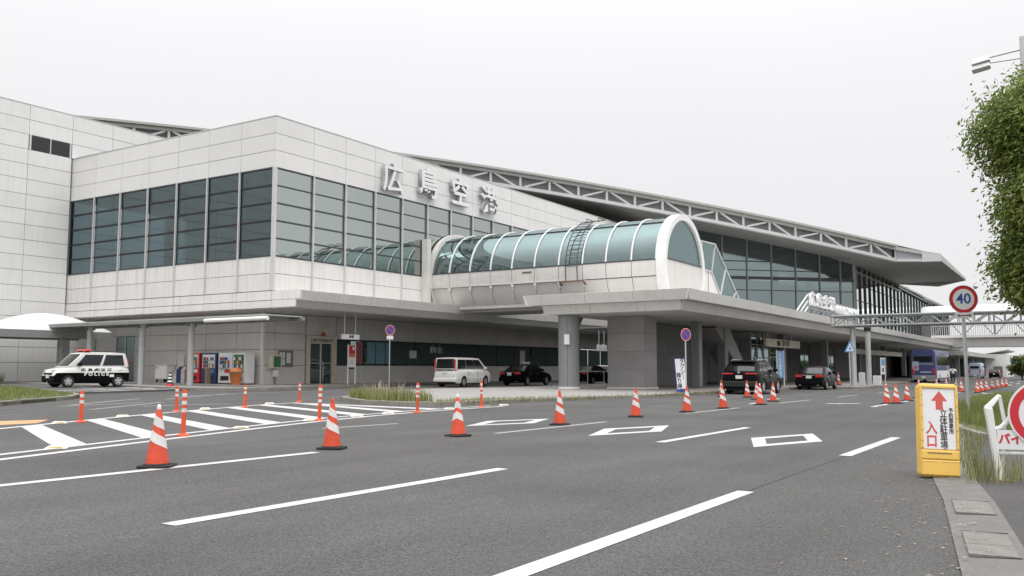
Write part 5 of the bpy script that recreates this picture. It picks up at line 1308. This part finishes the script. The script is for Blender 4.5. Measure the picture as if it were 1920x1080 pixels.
# hanging and standing signs
hs = thing('hanging_sign', 'white hanging sign under the wing canopy near the police post door', 'sign', (39.0, 36.5, 2.91))
part('board', MB().box(0,0,0,1.5,.12,.30), 'signwhite', hs, bevel=.01)
for x in (.25,1.2): part('hanger', MB().box(x-.025,.04,.30,x+.025,.08,1.57), 'frame', hs)
text('乗場', .2, 'ink', hs, (.78,-.006,.15), FR, bold=.004)
hs2 = thing('hanging_sign', 'long cream hanging sign with dark lettering under the entrance canopy', 'sign', (68.0, 20.0, 2.86))
part('board', MB().box(0,0,0,9.8,.2,.62), 'beige', hs2)
for x in (.8,7.6): part('hanger', MB().box(x-.03,.08,.62,x+.03,.14,Z2-2.9), 'frame', hs2)
text('国内線', .5, 'ink', hs2, (5.4,-.006,.31), FR, bold=.012, sx=1.5); text('1', .42, 'ink', hs2, (8.6,-.006,.31), FR, sx=1.5)
part('pictogram', MB().box(2.9,-.01,.12,3.8,-.001,.5), 'ink', hs2)
hs3 = thing('hanging_sign', 'cream hanging signboard behind the gantry posts, left of the coach', 'sign', (100, 20.2, 2.75))
part('board', MB().box(0,0,0,32,.2,.55), 'beige', hs3)
for x in (2,16,30): part('hanger', MB().box(x-.03,.08,.55,x+.03,.14,Z2-2.78), 'frame', hs3)
hs4 = thing('hanging_sign', 'square white hanging sign between the round column and the pier', 'sign', (63.3, 32, 2.56))
part('board', MB().box(0,0,0,1.6,.1,.5), 'signwhite', hs4)
for x in (.3,1.2): part('hanger', MB().box(x-.02,.03,.5,x+.02,.07,1.9), 'frame', hs4)
def two_leg_sign(name, label, loc, w, h, z0, pm, fm='signwhite', rz=0.0):
    t = thing(name, label, 'sign', loc, rz)
    for x in (0, w): part('leg', MB().tube([(x,0,0),(x,0,z0+h+.04)], .045, 10), fm, t, True)
    part('board', MB().box(.05,-.03,z0,w-.05,.03,z0+h), pm, t)
    return t
b1 = two_leg_sign('bus_stop_sign', 'white framed stop sign with a red top panel before the ribbon windows', (41.25, 38.1, G(41,38)+FH), .66, 1.35, 1.05, 'signwhite')
part('red_panel', MB().box(.06,-.04,1.85,.60,-.031,2.38), 'red', b1); part('orange_panel', MB().box(.06,-.04,1.66,.60,-.031,1.84), 'binor', b1); part('picto', MB().box(.36,-.05,2.1,.54,-.041,2.3), 'signwhite', b1)
part('timetable', MB().box(.12,-.04,1.2,.52,-.031,1.55), 'paper', b1); part('box', MB().box(.1,-.06,.93,.5,.0,1.02), 'ink', b1)
b2 = two_leg_sign('information_sign', 'blue standing sign with white characters behind the black sport utility vehicle', (61.1, 17.3, G(61,17)+.115), 1.7, 1.85, .55, 'lblue')
for i, ch in enumerate('入口案内'): text(ch, .42, 'signwhite', b2, (.75,-.035,2.15-.44*i), FR, bold=.012, sx=1.3)
b3 = two_leg_sign('information_sign', 'white and blue standing stop sign left of the coach', (92.9, 16.2, G(93,16)+.115), 2.2, 1.6, .75, 'signwhite')
part('blue_panel', MB().box(.2,-.04,1.6,2.0,-.031,2.25), 'lblue', b3); part('timetable', MB().box(.6,-.04,.95,1.4,-.031,1.4), 'ink', b3)

def noparking(label, loc, rz, h, plate):
    t = thing('no_parking_sign', label, 'road sign', loc, rz)
    part('pole', MB().tube([(0,0,0),(0,0,h+.25)], .032, 12), 'pole', t, True)
    part('disc', MB().disc((0,-.035,h), .30, (0,-1,0), .004), 'red', t)
    part('blue_disc', MB().disc((0,-.040,h), .225, (0,-1,0), .004), 'blue', t)
    part('rim', MB().ring((0,-.036,h), .285, .30, (0,-1,0), .006), 'signwhite', t)
    part('slash', MB().slabpoly([(-.18,-.0455,h+.14),(-.14,-.0455,h+.18),(.18,-.0455,h-.14),(.14,-.0455,h-.18)], (0,-.002,0)), 'red', t)
    if plate: part('sub_plate', MB().box(-.21,-.045,h-.56,.21,-.035,h-.34), 'signwhite', t)
    return t
n1 = noparking('round blue and red no-stopping sign on a thin pole at the forecourt kerb', (41.4, 34.9, G(41,35)), R(-28), 3.42, True)
n2 = noparking('round no-parking sign rising behind the white taxi stand board', (39.8, 15.52, G(39.8,15.5)+.115), R(-28), 2.72, False)
tb = thing('taxi_board', 'tall white board with a blue border and vertical lettering on the island kerb', 'sign', at_ground(40.3, 15.92, .115), R(-30))
tb.rotation_euler = (R(-4), R(-2.5), R(-30))
part('board', MB().box(-.29,-.02,.04,.29,.02,1.62), 'blue', tb); part('face', MB().box(-.275,-.026,.17,.275,-.021,1.59), 'signwhite', tb)
vtext('タクシ｜', .28, .255, 'ink', tb, (.125,-.03,1.10), FR, bold=.005); vtext('降り場', .28, .26, 'ink', tb, (-.125,-.03,.53), FR, bold=.005)
part('foot', MB().box(-.28,-.18,0,.28,.18,.05), 'blackm', tb)
tri = thing('crossing_sign', 'blue triangular pedestrian crossing sign on a pole by the gantry post', 'road sign', at_ground(62.6, 12.85, .115), R(-33))
part('pole', MB().tube([(0,0,0),(0,0,2.6)], .05, 12), 'pole', tri, True)
part('plate', MB().slabpoly([(-.46,-.06,2.32),(.46,-.06,2.32),(.46,-.06,2.38),(0,-.06,3.08),(-.46,-.06,2.38)], (0,.01,0)), 'lblue', tri)
part('white_triangle', MB().slabpoly([(-.32,-.066,2.40),(.32,-.066,2.40),(0,-.066,2.90)], (0,.004,0)), 'signwhite', tri)
part('walker', MB().disc((0,-.070,2.72), .04, (0,-1,0), .003, 12).slabpoly([(-.05,-.070,2.66),(.05,-.070,2.66),(.14,-.070,2.43),(.08,-.070,2.43),(0,-.070,2.56),(-.08,-.070,2.43),(-.14,-.070,2.43)], (0,.003,0)), 'blue', tri)

# speed limit sign on the verge
sp = thing('speed_sign', 'round speed limit 40 sign with an arrow plate on a leaning grey pole', 'road sign', at_ground(27.8, 2.6, .06), R(-57))
sp.rotation_euler = (R(1.5), R(-1.2), R(-62))
part('pole', MB().tube([(0,0,0),(0,0,3.5)], .045, 14), 'pole', sp, True)
zc_ = 3.16
part('red_disc', MB().disc((0,-.06,zc_), .385, (0,-1,0), .006, 40), 'red', sp); part('white_disc', MB().disc((0,-.067,zc_), .29, (0,-1,0), .003, 40), 'signwhite', sp)
part('rim', MB().ring((0,-.061,zc_), .375, .39, (0,-1,0), .008, 40), 'silver', sp)
text('40', .40, 'blue', sp, (0,-.073,zc_+.005), FR, bold=.006)
part('arrow_plate', MB().box(-.25,-.07,2.63,.25,-.06,2.79), 'signwhite', sp, bevel=.004)
part('arrow', MB().box(-.13,-.074,2.695,.13,-.071,2.725).slabpoly([(-.13,-.074,2.67),(-.13,-.074,2.75),(-.2,-.074,2.71)], (0,.003,0)).slabpoly([(.13,-.074,2.67),(.13,-.074,2.75),(.2,-.074,2.71)], (0,.003,0)), 'rust', sp)
part('clamp', MB().box(-.06,-.062,zc_-.15,.06,.05,zc_-.11).box(-.06,-.062,zc_+.11,.06,.05,zc_+.15), 'silver', sp)

# yellow parking direction board in the foreground
yb = thing('yellow_signboard', 'yellow plastic signboard with a red arrow pointing up standing at the road edge', 'signboard', at_ground(11.3, 1.385, .012), R(-67))
yb.rotation_euler = (R(-5), R(2.0), R(-67)); yb.scale = (.81, 1, 1)
W2, HH = .262, 1.06
def rr(w, z0, z1, r, y, n=6):
    p = []
    for cx, cz, a0 in ((w-r, z0+r, -90), (w-r, z1-r, 0), (-w+r, z1-r, 90), (-w+r, z0+r, 180)):
        for k in range(n+1):
            a = R(a0+90*k/n); p.append((cx+r*math.cos(a), y, cz+r*math.sin(a)))
    return p
def frustum(pts0, pts1):
    n = len(pts0); return MB().add(pts0+pts1, [tuple(range(n)), tuple(range(n, 2*n))] + [(i,(i+1)%n,n+(i+1)%n,n+i) for i in range(n)])
part('body', frustum([(x*1.0, -.045, z) for x, y, z in rr(W2, .0, HH, .05, 0)], [(x*1.02, .10, z*.985+.0) for x, y, z in rr(W2, .0, HH, .05, 0)]), 'yellow', yb, bevel=.014)
part('frame', MB().box(-W2+.008,-.068,.32,-W2+.045,-.046,HH-.02).box(W2-.045,-.068,.32,W2-.008,-.046,HH-.02).box(-W2+.046,-.068,HH-.055,W2-.046,-.046,HH-.02), 'yellow', yb, bevel=.008)
part('tank', MB().box(-W2+.01,-.075,.02,W2-.01,-.046,.19).box(-W2+.01,-.068,.20,W2-.01,-.046,.30), 'yellow', yb, bevel=.012)
part('grip_slot', MB().box(-.17,-.0705,.262,.15,-.0685,.276), 'brown', yb)
part('seam', MB().box(-W2+.012,-.0765,.17,-.03,-.0752,.173).box(.0,-.0765,.17,W2-.012,-.0752,.173), 'brown', yb)
part('face', MB().box(-W2+.048,-.052,.315,W2-.048,-.0462,HH-.058), 'signwhite', yb)
for z in (.40,.52,.66,.80,.92):
    for s in (-1, 1): part('clip', MB().box(s*(W2-.03)-.006,-.072,z,s*(W2-.03)+.006,-.0685,z+.012), 'brown', yb)
part('arrow', MB().slabpoly([(-.04,-.0535,.76),(.055,-.0535,.76),(.055,-.0535,.86),(.115,-.0535,.86),(.0075,-.0535,.975),(-.10,-.0535,.86),(-.04,-.0535,.86)], (0,.001,0)), 'pinkred', yb)
vtext('立体駐車場', .104, .090, 'ink', yb, (.058,-.0535,.535), FR, bold=.0012)
vtext('予約車専用', .066, .058, 'ink', yb, (.158,-.0535,.635), FR, bold=.001)
vtext('入口', .155, .150, 'pinkred', yb, (-.105,-.0535,.47), FR, bold=.004)

# guard pipe with the no-motorcycles board
gd = thing('guard_pipe_sign', 'white guard pipe carrying a round red no-motorcycles board at the path entrance', 'barrier', at_ground(11.28, .77, .02), R(-77))
# local x runs to the right along the barrier, y away
part('post', MB().hexa([(-.035,-.05,0),(.02,-.05,0),(.02,.06,0),(-.035,.06,0),(-.13,-.06,.80),(-.055,-.06,.80),(-.055,.07,.80),(-.13,.07,.80)]), 'white', gd, bevel=.012)
part('post_head', MB().hexa([(-.13,-.05,.80),(-.055,-.05,.80),(-.055,.06,.80),(-.13,.06,.80),(.015,-.02,.945),(.045,-.02,.93),(.045,.05,.93),(.015,.05,.945)]), 'white', gd, bevel=.01)
part('strut', MB().bar((.03,.04,.93), (.075,.05,.62), .035).bar((.075,.05,.62), (.02,.05,.02), .03), 'white', gd)
pts = [(-.06,.0,.55)] + [(-.06+.19*math.sin(R(a)), 0, .55+.20*(1-math.cos(R(a)))**.8) for a in (25,50,75,90)] + [(.5,0,.76),(1.6,0,.76),(1.75,0,.70),(1.8,0,.5),(1.8,0,0)]
part('rail', MB().tube(pts, .024, 12), 'white', gd, True)
part('rail', MB().tube([(-.04,0,.30),(1.8,0,.30)], .02, 10), 'white', gd, True)
part('board', MB().box(-.02,-.045,.345,1.55,-.030,.555), 'signwhite', gd)
part('round_board', MB().disc((.46,-.047,.735), .37, (0,-1,0), .012, 44), 'signwhite', gd)
part('red_ring', MB().ring((.46,-.0595,.735), .265, .35, (0,-1,0), .003, 44), 'red', gd)
a = R(45)
part('slash', MB().slabpoly([(.46+r*math.cos(t), -.0635, .735+r*math.sin(t)) for r, t in ((.28,R(127)),(.28,R(143)),(.28,R(-53)),(.28,R(-37)))], (0,.002,0)), 'red', gd)
for x in (.35,.57): part('wheel_icon', MB().ring((x,-.061,.70), .045, .066, (0,-1,0), .0015, 24), 'blue', gd)
part('frame_icon', MB().slabpoly([(.37,-.061,.72),(.43,-.061,.78),(.52,-.061,.77),(.58,-.061,.70),(.47,-.061,.70)], (0,.001,0)).slabpoly([(.335,-.061,.80),(.38,-.061,.83),(.39,-.061,.80),(.36,-.061,.72)], (0,.001,0)), 'blue', gd)
text('バイク', .125, 'red', gd, (.165,-.047,.452), FR, bold=.005, sx=.95)
part('anchor_plate', MB().box(-.10,-.10,0,.12,.12,.012), 'rust', gd)

# ================================================================== gantry and its posts
GA = thing('gantry', 'grey lattice gantry spanning the road from the canopy front to beyond the tree', 'gantry', at_ground(67.6, 12.9, .1))
gx0, gx1, gz0, gz1, gy0, gy1 = 67.2, 68.4, 4.25, 4.95, -9.0, 15.0
for x in (gx0, gx1):
    for z in (gz0, gz1): part('chord', MB().tube([(x,gy0,z),(x,gy1,z)], .085, 8), 'steel', GA, True, world=True)
n = 26; dy = (gy1-gy0)/n
for k in range(n):
    a, b = gy0+dy*k, gy0+dy*(k+1); s = k % 2
    mb = MB()
    for x in (gx0, gx1): mb.tube([(x,a,gz1 if s else gz0),(x,b,gz0 if s else gz1)], .05, 6); mb.tube([(x,b,gz0),(x,b,gz1)], .035, 6)
    for z in (gz0, gz1): mb.tube([(gx0 if s else gx1,a,z),(gx1 if s else gx0,b,z)], .045, 6); mb.tube([(gx0,b,z),(gx1,b,z)], .025, 6)
    part('lattice', mb, 'steel', GA, world=True, kind='stuff')
part('walk_plate', MB().box(gx0+.06, gy0, gz0-.03, gx1-.06, gy1, gz0), 'steel', GA, world=True)
part('leg', MB().tube([(67.8,13.65,G(67.8,13.65)+.08),(67.8,13.65,4.2)], .19, 20), 'pole', GA, True, world=True)
part('leg', MB().tube([(67.8,-8.2,G(67.8,-8.2)),(67.8,-8.2,4.2)], .19, 20), 'pole', GA, True, world=True)
p2 = thing('speaker_post', 'tall pale post with a dark cap and white boxes at its foot by the gantry', 'post', at_ground(70.6, 13.15, .115))
part('post', MB().tube([(0,0,0),(0,0,4.05)], .19, 20), 'pole', p2, True); part('cap', MB().lathe([(.26,4.05),(.26,4.3),(.1,4.6),(.06,4.72)], n=16), 'blackm', p2)
part('box', MB().box(-.5,.25,.0,-.1,.65,.95), 'white', p2, bevel=.03); part('box', MB().box(.0,-.75,.0,.5,-.25,.72), 'white', p2, bevel=.03)
dc = copy_tree(cB); dc.location = at_ground(68.5, 14.9, .115); dc['label'] = 'lone orange cone standing behind the gantry leg on the island'; dc['group'] = 'traffic cones along the lanes'; dc.scale = (1.3,1.3,1.3)
hr = thing('hand_rail_fence', 'low grey rail between the round column and the stone pier', 'railing', at_ground(53, 27.2, .115))
part('rail', MB().tube([(-3.2,0,.9),(6.5,0,.9)], .03, 8), 'frame', hr, True)
for k in range(5): part('post', MB().tube([(-3.1+2.4*k,0,0),(-3.1+2.4*k,0,.9)], .028, 8), 'frame', hr, True)
# lettering standing on the canopy edge
cs_ = thing('roof_sign', 'row of white built-up letters standing on the canopy edge', 'sign', (64, 16.7, Z0))
x = 4.2
for i, ch in enumerate('広島空港'):
    o = text(ch, 1.15, 'white', cs_, (x+.7, 0, 1.28), FR, ext=.09, bold=.02, name='letter'); o.scale = (1.45,1,1); x += 2.2
for ch in 'HIROSHIMA':
    o = text(ch, .95, 'white', cs_, (x+.3, 0, 1.02), FR, ext=.08, bold=.02, name='letter'); x += .42 if ch == 'I' else 1.08
part('support_rail', MB().box(4.0, .06, .62, x, .14, .70), 'steel', cs_); part('support_rail', MB().box(4.0, .12, 1.5, x, .2, 1.56), 'steel', cs_)
for k in range(12):
    u = 4.1+(x-4.2)*k/11
    part('support', MB().bar((u,.12,0),(u,.12,1.5), .07).bar((u,.15,1.5),(u,1.2,.0), .06), 'steel', cs_)
for k in range(3): part('stay', MB().bar((4.0,.1,1.62-.45*k),(.3+1.1*k,.1,.05), .09), 'frame', cs_)

# ================================================================== far end: covered bridge, second canopy, shed
BR = thing('covered_bridge', 'covered pedestrian bridge with a white roof crossing the road in the distance', 'bridge', (150, 5, 0))
part('girder', MB().box(149.8, -45, 4.35, 153.6, 18.6, 5.75), 'bridge', BR, world=True)
part('deck_edge', MB().box(149.5, -45, 5.76, 153.9, 18.8, 6.15), 'fascia', BR, world=True)
for y in (18.4, 12.0, 5.6, -.8, -7.2, -13.6, -20): part('girder_rib', MB().box(149.74, y-.1, 4.4, 149.795, y+.1, 5.7), 'bridge', BR, world=True)
bal = MB()
for k in range(150): bal.box(149.6, 18.6-.3*k-.05, 6.16, 149.66, 18.6-.3*k+.05, 7.5)
part('balusters', bal, 'frame', BR, world=True, kind='stuff')
part('hand_rail', MB().box(149.55, -26, 7.5, 149.72, 18.7, 7.6), 'frame', BR, world=True)
for k in range(11):
    y = 18.5-4.2*k; part('bridge_post', MB().box(149.75, y-.12, 6.16, 149.95, y+.12, 9.45), 'steel', BR, world=True)
    part('bridge_brace', MB().bar((149.85,y-.2,6.2),(149.85,y-2.1,8.6), .14).bar((149.85,y-4.0,6.2),(149.85,y-2.1,8.6), .14), 'steel', BR, world=True)
part('top_beam', MB().box(149.6, -45, 9.3, 153.8, 19.6, 9.5), 'steel', BR, world=True)
part('roof', MB().slabpoly([(149.2,20,9.52),(154.2,20,9.52),(153.6,20,10.3),(151.7,20,10.75),(149.9,20,10.3)], (0,-66,0)), 'tent', BR, world=True)
part('stair_tower', MB().box(149.4, 18.7, 4.6, 151.2, 20.2, 9.2), 'dwall', BR, world=True)
C2 = thing('far_canopy', 'lower grey canopy continuing far beyond the covered bridge', 'canopy', (166, 16, 0))
part('roof', MB().box(166, 15.9, 3.35, 330, 34, 4.1), 'bridge', C2, world=True)
part('back_wall', MB().box(166, 24, -.8, 330, 24.4, 3.3), 'dwall', C2, world=True)
for k in range(12): part('column', MB().box(172+13*k, 17.2, -1.2, 172.7+13*k, 17.9, 3.34), 'column', C2, world=True)
part('roof_unit', MB().box(196, 20, 4.11, 202, 25, 5.4), 'frame', C2, world=True); part('roof_unit', MB().box(214, 20, 4.11, 218, 24, 6.1), 'steel', C2, world=True)
shd = thing('white_shed', 'pale distant shed with a sloping roof beyond the minibus', 'building', (232, 15, G(232,15)))
part('walls', MB().box(232, 13.6, -.9, 262, 18.6, 4.4), 'tent', shd, world=True)
part('roof', MB().slabpoly([(231.6,13.2,5.3),(262.4,13.2,5.3),(262.4,19.2,4.2),(231.6,19.2,4.2)], (0,0,.25)), 'tent', shd, world=True)
part('door', MB().box(231.94, 14.4, -.9, 231.99, 16.2, 1.6), 'dwall', shd, world=True)
for x, y, lab in ((236, 12.4, 'thin distant sign post left of the far trees'), ):
    t = thing('sign_post', lab, 'post', at_ground(x, y)); part('pole', MB().tube([(0,0,0),(0,0,4.4)], .11, 8), 'pole', t, True); part('plate', MB().box(-.2,-.7,3.2,-.12,.7,4.2), 'lblue', t)

# ================================================================== flood light mast and trees
FLM = thing('floodlight_mast', 'tall mast with a twin floodlight on its arm above the tree', 'street light', at_ground(30.0, .93, .20))
FLM.rotation_euler = (0, 0, 0)
part('mast', MB().tube([(0,0,0),(0,0,11.0)], [.11,.07], 14), 'pole', FLM, True)
part('arm', MB().tube([(0,0,10.62),(0,1.0,10.52)], .03, 8).tube([(0,0,10.35),(0,.95,10.36)], .022, 8), 'pole', FLM, True)
for z in (10.46, 10.28):
    h_ = part('lamp_head', MB().hexa([(-.2,.85,z-.05),(.2,.85,z-.05),(.2,1.36,z-.13),(-.2,1.36,z-.13),(-.13,.9,z+.11),(.13,.9,z+.11),(.13,1.34,z+.06),(-.13,1.34,z+.06)]), 'frame', FLM, bevel=.02)
    part('lens', MB().hexa([(-.16,.9,z-.075),(.16,.9,z-.075),(.16,1.32,z-.14),(-.16,1.32,z-.14),(-.16,.9,z-.06),(.16,.9,z-.06),(.16,1.32,z-.125),(-.16,1.32,z-.125)]), 'lamp', h_)
def crown_mesh(blobs, nl, leaf, m, seed):
    rnd = random.Random(seed); vs, fs = [], []
    tot = sum(b[3]**2.2 for b in blobs)
    for (cx, cy, cz, r, sq) in blobs:
        n = int(nl*r**2.2/tot); ncl = max(4, n//26)
        for _ in range(ncl):
            # leaf sprays sit mostly near the outside of the lobe
            d = Vector((rnd.gauss(0,1), rnd.gauss(0,1), rnd.gauss(0,1))).normalized(); rr_ = r*(rnd.random()**.35)*rnd.uniform(.82,1.1)
            c = Vector((cx+d.x*rr_, cy+d.y*rr_, cz+d.z*rr_*sq)); cr = rnd.uniform(.16,.34)*max(.7, r/1.4)
            for _k in range(26):
                p = c + Vector((rnd.gauss(0,cr), rnd.gauss(0,cr), rnd.gauss(0,cr*.7)))
                s = leaf*rnd.uniform(.6,1.3); nrm_ = (d*.6 + Vector((rnd.gauss(0,.6), rnd.gauss(0,.6), rnd.gauss(.5,.5)))).normalized()
                a = nrm_.cross(Vector((rnd.random(), rnd.random(), rnd.random()+.01))).normalized(); b = nrm_.cross(a)
                o = len(vs); tip = a*s; w = b*s*.42
                vs += [tuple(p-tip), tuple(p+w-nrm_*s*.12), tuple(p+tip), tuple(p-w-nrm_*s*.12)]; fs.append((o,o+1,o+2,o+3))
    me = bpy.data.meshes.new('crown'); me.from_pydata(vs, [], fs); me.materials.append(MT[m]); return me
def tree(name, label, loc, blobs, nl, leaf, m, seed, trunk_h, tr, cat='tree', group=None):
    t = thing(name, label, cat, loc, 0, group)
    link('crown', crown_mesh(blobs, nl, leaf, m, seed), t)
    mb = MB().tube([(0,0,-.05),(.05,.03,trunk_h*.5),(0,.06,trunk_h)], [tr,tr*.8,tr*.6], 12)
    part('trunk', mb, 'bark', t, True)
    for b in blobs[:7]:
        part('limb', MB().tube([(0,.05,trunk_h*.85),(b[0]*.45,b[1]*.45,trunk_h*.5+b[2]*.5),(b[0]*.85,b[1]*.85,b[2])], [tr*.5,tr*.3,tr*.1], 7), 'bark', t, True)
    return t
tree('broadleaf_tree', 'big leafy tree at the right edge reaching over the verge', at_ground(24.6, -1.05, .06),
     [(0,0,6.2,2.1,1.0),(-.3,1.85,6.75,1.15,.9),(.2,1.25,7.75,.95,.8),(.4,.2,8.5,1.2,.8),(-.4,1.55,5.1,1.05,.9),(0,1.6,3.9,1.05,1.0),(.1,1.5,3.2,.9,.75),(.6,-1.6,6.8,1.7,1),(.5,-1.7,4.6,1.6,.9),(-1.5,.2,5.2,1.6,1.0),(1.5,.3,5.6,1.6,1),(0,.8,4.4,1.5,.9),(0,-.2,9.0,1.2,.8),(.1,1.05,2.75,.8,.6),(-.2,1.75,3.5,.95,.8),(-.3,1.2,2.6,.7,.6),(-.5,1.5,7.2,1.2,.9)],
     230000, .066, 'leaf', 3, 3.0, .20)
for i, (u, v, r, h, lab) in enumerate(((158,7.2,1.7,3.2,'nearest bushy green tree far down the road at the right'),(170,5.6,2.0,3.6,'second bushy tree far down the road, behind the nearest one'),(186,7.4,1.7,3.2,'small far tree left of the other distant trees'),(150,3.9,1.9,3.4,'distant bushy tree nearest the right picture edge'))):
    tree('roadside_tree', lab, at_ground(u, v), [(0,0,h-r*.6,r,.85),(.5,.9,h-r*.9,r*.7,.8),(-.4,-1,h-r*.8,r*.75,.8),(0,.2,h*.95-.2,r*.6,.7)], 2600, .26, 'leaf2', 20+i, 1.6, .14, group='trees far down the road')
# trees across the road, out of frame: the hall's glass mirrors them
for i, (u, v) in enumerate(((63,-15),(71,-14),(80,-15),(88,-13.5),(97,-15))):
    tree('roadside_tree', ['first','second','third','fourth','fifth'][i] + ' tall tree across the road, mirrored in the hall windows', at_ground(u, v), [(0,0,6.5,2.6,1.1),(1.2,1,5.2,1.9,1),(-1.2,-.6,5.4,1.9,1),(0,.4,8.4,1.7,.9)], 3000, .30, 'leaf2', 40+i, 3.5, .2, group='trees across the road')
gr2 = struct('far_verge', MB().add([(x,y,G(x,y)+.02) for x,y in ((100,4.6),(420,9),(420,-40),(100,-40))], [(0,1,2,3)]), 'soil')

# leaf litter and grit blown against the road edge
rl = random.Random(5); mb = MB()
for _ in range(260):
    u = rl.uniform(4.5, 16); v = along(gut_o, u) + abs(rl.gauss(0, .55)) - .25; z = G(u, v) + (.006 if v > along(gut_o, u) else .034)
    a = rl.uniform(0, 6.28); l = rl.uniform(.008, .028); w = l*rl.uniform(.3,.6); c, s_ = math.cos(a), math.sin(a)
    mb.add([(u-c*l, v-s_*l, z), (u+s_*w, v-c*w, z+.004), (u+c*l, v+s_*l, z+.002), (u-s_*w, v+c*w, z+.005)], [(0,1,2,3)])
lit = part('leaf_litter', mb, 'plume', None); lit['kind'] = 'stuff'; lit['label'] = 'scattered dry leaf litter along the gutter edge'; lit['category'] = 'litter'
